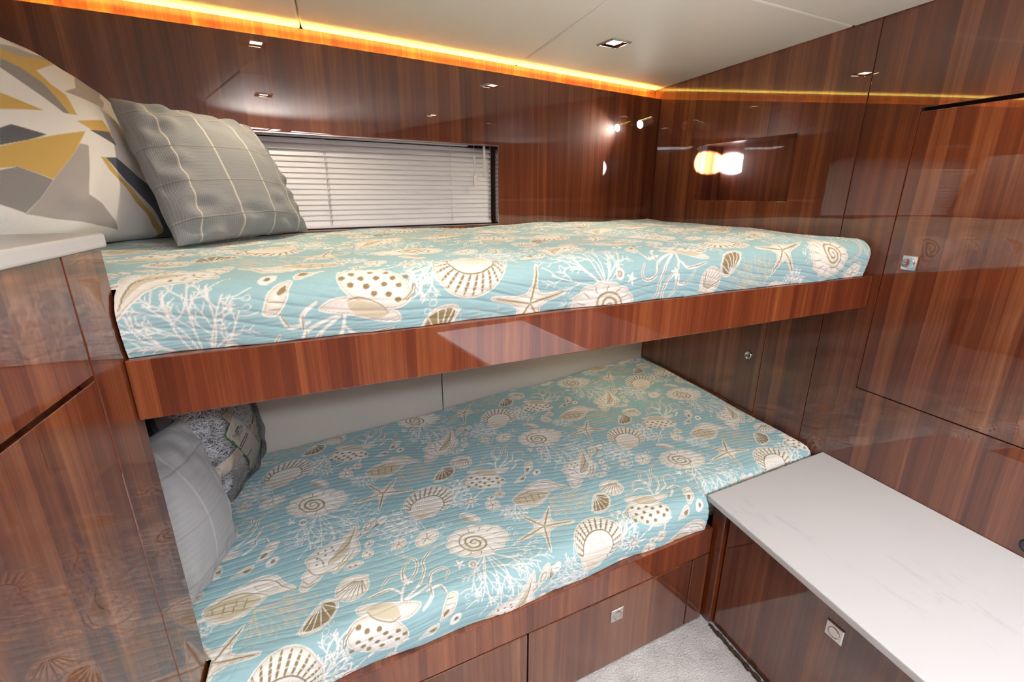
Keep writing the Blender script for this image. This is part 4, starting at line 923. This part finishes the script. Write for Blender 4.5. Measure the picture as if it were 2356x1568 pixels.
def grid_mesh(name, P, colors, mat, parent=None, keep=None, attr='print', uvs=None):
    ni, nj = P.shape[:2]
    V = P.reshape(-1, 3); lo = V.min(0); hi = V.max(0); org = Vector(((lo[0]+hi[0])/2, (lo[1]+hi[1])/2, lo[2]))
    idx = np.arange(ni*nj).reshape(ni, nj)
    Q = np.stack([idx[:-1, :-1], idx[1:, :-1], idx[1:, 1:], idx[:-1, 1:]], -1).reshape(-1, 4)
    if keep is not None: Q = Q[keep.reshape(-1)]
    used = np.zeros(len(V), bool); used[Q.ravel()] = True; remap = np.cumsum(used)-1; Q = remap[Q]; V = V[used]
    me = bpy.data.meshes.new(name)
    me.vertices.add(len(V)); me.vertices.foreach_set('co', (V-np.array(org)).astype(np.float32).ravel())
    me.loops.add(len(Q)*4); me.loops.foreach_set('vertex_index', Q.ravel().astype(np.int32))
    me.polygons.add(len(Q)); me.polygons.foreach_set('loop_start', (np.arange(len(Q))*4).astype(np.int32)); me.polygons.foreach_set('loop_total', np.full(len(Q), 4, np.int32))
    me.polygons.foreach_set('use_smooth', np.ones(len(Q), bool))
    me.update(calc_edges=True)
    if colors is not None:
        c = colors.reshape(-1, 3)[used]; ca = me.color_attributes.new(attr, 'FLOAT_COLOR', 'POINT')
        ca.data.foreach_set('color', np.concatenate([c, np.ones((len(c), 1))], 1).astype(np.float32).ravel())
    if uvs is not None:
        u = uvs.reshape(-1, 2)[used]; l = me.uv_layers.new(name='weave'); l.data.foreach_set('uv', u[Q.ravel()].astype(np.float32).ravel())
    me.materials.append(mat)
    o = bpy.data.objects.new(name, me); COL.objects.link(o); place(o, org, parent)
    return o
def normals(P):
    a = np.gradient(P, axis=0); b = np.gradient(P, axis=1); n = np.cross(a, b); return n/np.maximum(np.linalg.norm(n, axis=2, keepdims=True), 1e-9)
def axis_lines(segs):
    out = []
    for a, b, d in segs: n = max(2, int(round((b-a)/d))); out.append(np.linspace(a, b, n, endpoint=False))
    return np.concatenate(out + [[segs[-1][1]]])
def quilt(name, xs, fs, front, back, x1, r, rb, ztop, zbot, look, crown, seed, hem):
    X, Fq = np.meshgrid(xs, fs, indexing='ij')
    fy = front(X); depth = back(X) - fy - r - rb
    qx = np.maximum(X-(x1-r), 0); qf = np.maximum(-Fq, 0); qb = np.maximum(Fq-depth, 0)
    r_ = np.where(qb > 0, rb, r)
    qy = np.where(qb > 0, qb, qf); sg = np.where(qb > 0, 1., -1.)
    d = np.hypot(qx, qy); dd = np.maximum(d, 1e-9)
    ang = np.minimum(d/r_, np.pi/2); hor = r_*np.sin(ang); drop = r_*(1-np.cos(ang)) + np.maximum(d-r_*np.pi/2, 0)
    x = np.minimum(X, x1-r) + qx/dd*hor
    y = fy + r + np.clip(Fq, 0, depth) + sg*qy/dd*hor
    rel = np.clip(Fq/np.maximum(depth, .1), 0, 1)
    zt = ztop - crown*(1-rel)**2
    wr = .0030*np.sin(7.1*X+3.3*Fq+seed) + .0026*np.sin(11.3*X-8.1*Fq+1.7*seed) + .0016*np.sin(23*X+17*Fq+seed*.7)
    z = np.maximum(zt - drop, zbot) + wr*np.clip(1-drop/.03, 0, 1)
    bulge = .008*np.sin(np.pi*np.clip((z-zbot)/(ztop-zbot), 0, 1))*(qf > 0)
    y = y - bulge
    side = np.clip(drop/.06, 0, 1)*(qf > 0)
    y = y + side*(.0045*np.sin(9.7*X+seed) + .0032*np.sin(26*X+2*seed))
    # tuck the hem where it meets the ledge
    und = np.maximum(zbot + .001 - (zt-drop), 0); y = np.where(qf > 0, y + und*.6, y)
    P = np.stack([x, y, z], -1)
    # cloth coordinates of the print
    Yc = fy + r + Fq
    # echo quilting: stitched wavy lines, here and there crossed by a second set
    def lines(c, sp, w):
        m = (c/sp) % 1; e = np.minimum(m, 1-m)*sp; return np.exp(-(e/w)**2)
    w1 = Yc + .05*X + .020*np.sin(5.5*X+2.*Yc+seed) + .012*np.sin(12*X-5*Yc) + .02*np.sin(3.1*Yc+2*X)
    w2 = X*.8 - Yc*.6 + .02*np.sin(7*Yc+seed)
    patch = np.clip(1.6*(np.sin(8.3*X+1.1*seed)*np.sin(9.1*Yc+2.2*seed))-.55, 0, 1)
    h = -.0011*lines(w1, .0205, .0022) - .0011*patch*lines(w2, .0185, .0022)
    h += .0004*np.sin(np.pi*(w1/.0205 % 1)) + .0005*np.sin(120*X+60*np.sin(20*Yc))*np.sin(95*Yc+40*X)
    n = normals(P)
    if n[:, :, 2].mean() < 0: n = -n
    P = P + n*h[..., None]
    P[..., 2] = np.maximum(P[..., 2], zbot)
    cx, cy = (X[:-1, :-1]+X[1:, 1:])/2, (P[:-1, :-1, 1]+P[1:, 1:, 1])/2
    keep = ~((cx < CABX+.004) & (cy < .8855))
    col = sample_tile(TILE, *look(X, Yc))
    o = grid_mesh(name, P, col, QUILT, None, keep)
    so = o.modifiers.new('thickness', 'SOLIDIFY'); so.thickness = .0015; so.offset = -1
    o.modifiers.remove(so)
    return o
V_yb = np.vectorize(yb)
q1 = quilt('quilt', axis_lines([(XL+.02, -.5, .012), (-.5, -.30, .003), (-.30, .15, .0013), (.15, .7, .0017), (.7, 1.66, .0024)]),
           axis_lines([(-.145, 0, .0017), (0, .35, .0016), (.35, .75, .0023), (.75, 1.20, .0030)]),
           lambda X: yl(X)+.012+.044*np.clip((X-1.0)/.03, 0, 1), lambda X: V_yb(X)-.026, 1.597, .036, .022, .494, .3712, lambda X, Y: (X, Y), .004, 1.3, 0)
tag(q1, 'aqua quilt printed with seashells on the lower bunk', 'quilt', 'seashell quilts')
q2 = quilt('quilt', axis_lines([(XL+.02, -.45, .012), (-.45, 1.2, .0021), (1.2, 1.76, .0030)]),
           axis_lines([(-.150, .05, .0017), (.05, .3, .0026), (.3, 1.22, .0055)]),
           lambda X: yu(X)+.010, lambda X: V_yb(X)-.004, 1.597, .046, .020, 1.266, 1.1415, lambda X, Y: (.589-(X-.252), .923-(Y-.955)), .012, 4.1, 0)
tag(q2, 'aqua quilt printed with seashells on the upper bunk, draped to its front board', 'quilt', 'seashell quilts')

# ================================================================== pillows
def inpoly(U, Vv, poly):
    ins = np.zeros(U.shape, bool); n = len(poly)
    for k in range(n):
        a, b = poly[k], poly[(k+1) % n]
        cr = (a[1] > Vv) != (b[1] > Vv); dy = b[1]-a[1] if abs(b[1]-a[1]) > 1e-9 else 1e-9
        ins ^= cr & (U < (b[0]-a[0])*(Vv-a[1])/dy + a[0])
    return ins
class Pillow:
    """cushion spanned by four corners (bottom-left, bottom-right, top-right, top-left as seen from its front)"""
    def __init__(s, corners, thick, pinch=.07, wr=.006, seed=0., power=.42, back=.7):
        s.c = [np.array(c, float) for c in corners]; s.t = thick; s.p = pinch; s.w = wr; s.seed = seed; s.pw = power; s.bk = back
        n = np.cross(s.c[1]-s.c[0], s.c[3]-s.c[0]) + np.cross(s.c[3]-s.c[2], s.c[1]-s.c[2]); s.n = n/np.linalg.norm(n)
    def at(s, u, v, side=1, off=0.):
        u = np.asarray(u, float); v = np.asarray(v, float)
        a, b = 2*u-1, 2*v-1
        uu = .5+.5*a*(1-s.p*(1-b*b)); vv = .5+.5*b*(1-s.p*(1-a*a))
        A, B, C, D = s.c
        P = (A*((1-uu)*(1-vv))[..., None] + B*(uu*(1-vv))[..., None] + C*(uu*vv)[..., None] + D*((1-uu)*vv)[..., None])
        e = np.clip((1-a*a)*(1-b*b), 0, 1)
        bul = e**s.pw
        wr = s.w*np.clip(1-e*1.15, 0, 1)*np.clip(e*14, 0, 1)*(np.sin(31*u+9*v+s.seed)*np.sin(17*v-6*u+2*s.seed)+.6*np.sin(47*v+s.seed)*np.sin(11*u))
        wr = wr + .8*s.w*np.clip(e*6, 0, 1)*np.sin(6*u+4*v+s.seed)*np.sin(5*v-3*u)
        h = (s.t*bul*(1 if side > 0 else s.bk) + wr + off*np.clip(e*30, .2, 1))*side
        return P + s.n*h[..., None]
    def build(s, name, n, colfn, mat, parent=None, w=.45, h=.45):
        k = np.linspace(0, 1, n); k = .5-.5*np.cos(np.pi*k)*.55-.5*.45*(1-2*k)
        U, Vv = np.meshgrid(k, k, indexing='ij')
        Pf = s.at(U, Vv, 1); Pb = s.at(U, Vv, -1)
        # one closed sheet: front, then back mirrored, sharing the seam
        bi = np.unique(np.linspace(0, n-1, n//5).astype(int))[::-1][1:]
        P = np.concatenate([Pf, Pb[bi]], 0); UU = np.concatenate([U, U[bi]], 0); VV = np.concatenate([Vv, Vv[bi]], 0)
        sd = np.concatenate([np.ones(U.shape), -np.ones(U[bi].shape)], 0)
        col = colfn(UU, VV, sd)
        # weld the outer ring so the pillow is closed
        return grid_mesh(name, P, col, mat, parent, uvs=np.stack([UU*w, VV*h], -1))
def check(base, line, nu, nv, w1=.0045):
    def f(U, Vv, sd):
        c = np.empty(U.shape+(3,)); c[:] = base
        c *= (1+.05*np.sin(900*Vv)*np.sin(7*U))[..., None]
        for k in range(nu):
            p = (k+.5)/nu; m = np.clip(1.4-np.abs(U-p)/w1, 0, 1)[..., None]; c = c*(1-m)+np.array(line)*m
        for k in range(nv):
            p = (k+.5)/nv; m = .8*np.clip(1.4-np.abs(Vv-p)/w1, 0, 1)[..., None]; c = c*(1-m)+np.array([x*.30 for x in line])*m
            m = .5*np.clip(1.2-np.abs(Vv-p-.006)/(w1*.5), 0, 1)[..., None]; c = c*(1-m)+np.array(line)*m
        return c
    return f
GREY = (.262, .272, .29)
gp = Pillow([(-.365, 1.340, 1.272), (-.100, 1.780, 1.272), (-.225, 1.745, 1.587), (-.495, 1.525, 1.614)], .085, .03, .009, 1.1)
o = gp.build('throw_pillow', 240, check(GREY, (.66, .60, .53), 4, 4), LINEN)
tag(o, 'grey woven check throw pillow leaning on the white pillow of the upper bunk', 'pillow', 'grey check throw pillows')
PATCH = [('y', [(0, 0)])]
wpil = Pillow([(-.66, 1.02, 1.270), (-.47, 1.72, 1.270), (-.585, 1.745, 1.645), (-.80, 1.15, 1.80)], .12, .04, .005, 2.3)
PC = {'y': (.66, .44, .135), 'g': (.30, .285, .285), 'd': (.135, .135, .15), 'l': (.44, .41, .405), 'n': (.10, .115, .16)}
PATCHES = []
PATCHES = [
    ('l', [(0.411, 0.825), (0.524, 0.881), (0.718, 0.971), (0.521, 0.815), (0.445, 0.797), (0.393, 0.793)]),
    ('y', [(0.393, 0.793), (0.458, 0.801), (0.718, 0.971), (0.475, 0.745), (0.494, 0.691), (0.531, 0.662), (0.526, 0.561), (0.496, 0.554), (0.459, 0.681), (0.411, 0.721), (0.358, 0.730)]),
    ('g', [(0.358, 0.730), (0.411, 0.721), (0.459, 0.681), (0.496, 0.554), (0.472, 0.549), (0.425, 0.597), (0.378, 0.639), (0.336, 0.681)]),
    ('l', [(0.753, 0.926), (0.825, 0.951), (0.928, 0.967), (0.742, 0.711), (0.618, 0.694), (0.538, 0.682), (0.628, 0.755)]),
    ('y', [(0.815, 0.950), (0.888, 0.957), (0.926, 0.930), (0.897, 0.956)]),
    ('y', [(0.290, 0.564), (0.342, 0.549), (0.399, 0.532), (0.325, 0.511), (0.268, 0.494)]),
    ('y', [(0.511, 0.528), (0.660, 0.597), (0.674, 0.519), (0.564, 0.504)]),
    ('d', [(0.552, 0.501), (0.662, 0.534), (0.665, 0.462), (0.602, 0.484)]),
    ('d', [(0.247, 0.422), (0.282, 0.443), (0.375, 0.425), (0.316, 0.392), (0.229, 0.356)]),
    ('y', [(0.229, 0.353), (0.316, 0.392), (0.528, 0.486), (0.449, 0.369), (0.348, 0.242), (0.255, 0.283), (0.212, 0.276)]),
    ('g', [(0.210, 0.269), (0.255, 0.283), (0.346, 0.240), (0.295, 0.166), (0.245, 0.116), (0.187, 0.155)]),
    ('l', [(0.346, 0.240), (0.449, 0.369), (0.482, 0.415), (0.516, 0.416), (0.456, 0.185), (0.511, 0.150), (0.588, 0.040), (0.594, 0.031), (0.466, 0.064), (0.245, 0.113), (0.295, 0.166)]),
    ('y', [(0.554, 0.373), (0.578, 0.375), (0.621, 0.292), (0.701, 0.209), (0.763, 0.119), (0.866, 0.031), (0.893, 0.001), (0.845, 0.000), (0.860, 0.001), (0.787, 0.049), (0.705, 0.144), (0.639, 0.233), (0.575, 0.316)]),
    ('n', [(0.578, 0.375), (0.635, 0.391), (0.698, 0.345), (0.790, 0.285), (0.863, 0.205), (0.931, 0.119), (0.931, 0.053), (0.996, 0.007), (0.951, 0.000), (0.856, 0.000), (0.878, 0.013), (0.843, 0.090), (0.753, 0.187), (0.651, 0.270)]),
    ]

def patches(U, Vv, sd):
    c = np.empty(U.shape+(3,)); c[:] = (.88, .865, .85)
    J = [(-.0016, -.0007), (.0007, -.0016), (.0016, .0007), (-.0007, .0016), (0, -.0005), (.0005, 0), (-.0011, .0011), (.0011, -.0011)]
    for k, poly in PATCHES:
        m = sum(inpoly(U+a, Vv+b, poly).astype(float) for a, b in J)[..., None]/8; c = c*(1-m) + np.array(PC[k])*m
    return c
o = wpil.build('bed_pillow', 380, patches, PRINT)
tag(o, 'large white pillow with yellow and grey angular shapes on the upper bunk', 'pillow')

lp = Pillow([(-.45, .94, .500), (-.355, 1.24, .500), (-.41, 1.25, .87), (-.52, .94, .90)], .10, .05, .006, 3.0)
o = lp.build('throw_pillow', 150, check((.40, .405, .415), (.70, .68, .66), 3, 3), LINEN)
tag(o, 'grey woven check throw pillow at the head of the lower bunk', 'pillow', 'grey check throw pillows')

# shaggy pillow still in its clear bag, with a paper band and label
sp_ = Pillow([(-.440, 1.285, .500), (-.370, 1.695, .500), (-.430, 1.71, .96), (-.495, 1.30, .96)], .085, .04, .004, 5.0)
bag = empty('bagged_pillow', (-.47, 1.48, .497)); tag(bag, 'grey shaggy pillow in a clear plastic bag with a diamond label, lower bunk', 'pillow')
FUR = simple('grey_shag', (.86, .86, .92), .9, noise=.2, nscale=60)
sp_.build('pillow_core', 60, lambda U, Vv, sd: np.full(U.shape+(3,), .25), cloth('shag_ground', 'print'), bag)
rng = np.random.default_rng(3); N = 9000
u = rng.uniform(.02, .98, N); v = rng.uniform(.02, .98, N)
p0 = sp_.at(u, v, 1, -.001); dr_ = rng.normal(size=(N, 3)); dr_ -= (dr_@sp_.n)[:, None]*sp_.n; dr_ /= np.linalg.norm(dr_, axis=1)[:, None]
ln_ = rng.uniform(.012, .022, N)[:, None]; wd = rng.uniform(.0010, .0018, N)[:, None]; sdv = np.cross(dr_, sp_.n)
p1 = p0 + sp_.n*.010 + dr_*ln_*.45; p2 = p0 + sp_.n*rng.uniform(.006, .013, N)[:, None] + dr_*ln_
V = np.stack([p0-sdv*wd, p0+sdv*wd, p1-sdv*wd, p1+sdv*wd, p2], 1).reshape(-1, 3)
k = np.arange(N)[:, None]*5
F = [list(map(int, r)) for r in np.concatenate([k+0, k+1, k+3, k+2], 1)] + [list(map(int, r)) for r in np.concatenate([k+2, k+3, k+4], 1)]
me = bpy.data.meshes.new('shag_pile'); me.from_pydata((V-np.array(POS[bag])).tolist(), [], F); me.materials.append(FUR)
fo = bpy.data.objects.new('shag_pile', me); COL.objects.link(fo); fo.parent = bag; POS[fo] = POS[bag]; fo['kind'] = 'stuff'
PAPER = simple('kraft_band', (.78, .68, .56), .8); CARD = simple('label_card', (.84, .81, .75), .7); GREEN = simple('label_green', (.14, .34, .05), .7); INK = simple('label_ink', (.12, .15, .09), .8)
def sheet(name, q, off, mat, parent, nu=24, nv=10, thick=.0006):
    """paper quad with corners q in the pillow's (u, v), laid over the pile"""
    a, b = np.meshgrid(np.linspace(0, 1, nu), np.linspace(0, 1, nv), indexing='ij'); q = np.array(q, float)
    uv = q[0]*((1-a)*(1-b))[..., None] + q[1]*(a*(1-b))[..., None] + q[2]*(a*b)[..., None] + q[3]*((1-a)*b)[..., None]
    o = grid_mesh(name, sp_.at(uv[..., 0], uv[..., 1], 1, off), None, mat, parent)
    so = o.modifiers.new('thickness', 'SOLIDIFY'); so.thickness = thick; return o
sheet('paper_band', [(.30, .62), (.40, .62), (.83, .02), (.70, .02)], .0145, PAPER, bag, 40, 6)
sheet('paper_band', [(.06, .36), (.06, .27), (.90, .30), (.90, .38)], .0150, PAPER, bag, 40, 6)
lab = sheet('label', [(.25, .50), (.41, .575), (.775, .19), (.585, .075)], .0165, CARD, bag, 30, 14); lab['label'] = 'pale diamond-set paper label with green edges'
for q in ([(.240, .500), (.250, .512), (.385, .335), (.372, .330)], [(.245, .505), (.255, .493), (.345, .535), (.338, .548)], [(.44, .255), (.452, .258), (.592, .078), (.583, .066)], [(.583, .066), (.585, .082), (.690, .142), (.697, .130)], [(.772, .180), (.786, .192), (.70, .285), (.692, .277)]):
    sheet('green_edge', q, .0168, GREEN, lab, 12, 3)
def print_text(body, O, du, dv, name):
    """lettering laid on the label: body set along du (pillow u, v per text width), line height dv"""
    c = bpy.data.curves.new(name, 'FONT'); c.body = body; t_ = bpy.data.objects.new(name, c); COL.objects.link(t_)
    bpy.context.view_layer.update()
    me = bpy.data.meshes.new_from_object(t_.evaluated_get(bpy.context.evaluated_depsgraph_get())); bpy.data.objects.remove(t_)
    n = len(me.vertices); co = np.empty(n*3); me.vertices.foreach_get('co', co); co = co.reshape(-1, 3); w = co[:, 0].max()
    uu = O[0] + co[:, 0]/w*du[0] + co[:, 1]*dv[0]; vv = O[1] + co[:, 0]/w*du[1] + co[:, 1]*dv[1]
    P = sp_.at(uu, vv, 1, .0177) - np.array(POS[lab])
    me.vertices.foreach_set('co', P.ravel()); me.materials.clear(); me.materials.append(INK); me.update()
    o_ = bpy.data.objects.new(name, me); COL.objects.link(o_); o_.parent = lab; POS[o_] = POS[lab]
print_text('Tipped Shag', (.325, .438), (.165, .020), (-.022, .040), 'lettering')
print_text('Throw', (.395, .418), (.075, .012), (-.020, .034), 'lettering')
for a, b_ in (((.369, .365), (.521, .392)), ((.376, .342), (.542, .376)), ((.468, .242), (.558, .252)), ((.36, .475), (.43, .487))):
    sheet('text_line', [a, b_, (b_[0]+.003, b_[1]-.008), (a[0]+.003, a[1]-.008)], .0176, INK, lab, 10, 2, .0002)

def film():
    m, nt, b = new_mat('clear_film'); L = nt.links.new
    tr = node(nt, 'ShaderNodeBsdfTransparent'); tr.inputs[0].default_value = (.93, .93, .94, 1)
    gl = node(nt, 'ShaderNodeBsdfGlossy'); gl.inputs['Roughness'].default_value = .08
    fz = node(nt, 'ShaderNodeFresnel'); fz.inputs['IOR'].default_value = 1.28
    tc = node(nt, 'ShaderNodeTexCoord'); n = node(nt, 'ShaderNodeTexNoise'); n.inputs['Scale'].default_value = 26; n.inputs['Detail'].default_value = 4; n.inputs['Distortion'].default_value = 1.5
    L(tc.outputs['Object'], n.inputs['Vector'])
    bp = node(nt, 'ShaderNodeBump'); bp.inputs['Strength'].default_value = .9; bp.inputs['Distance'].default_value = .008; L(n.outputs['Fac'], bp.inputs['Height'])
    L(bp.outputs['Normal'], gl.inputs['Normal']); L(bp.outputs['Normal'], fz.inputs['Normal'])
    mx = node(nt, 'ShaderNodeMixShader'); L(fz.outputs[0], mx.inputs[0]); L(tr.outputs[0], mx.inputs[1]); L(gl.outputs[0], mx.inputs[2])
    L(mx.outputs[0], nt.nodes['Material Output'].inputs['Surface']); return m
bagP = Pillow([(-.445, 1.262, .499), (-.360, 1.710, .499), (-.425, 1.725, .985), (-.495, 1.275, .985)], .117, .03, .009, 6.0, .36)
k_ = np.linspace(0, 1, 90); U, Vv = np.meshgrid(k_, k_, indexing='ij')
fb_ = grid_mesh('plastic_bag', bagP.at(U, Vv, 1), None, film(), bag); fb_['label'] = 'clear crinkled plastic bag'
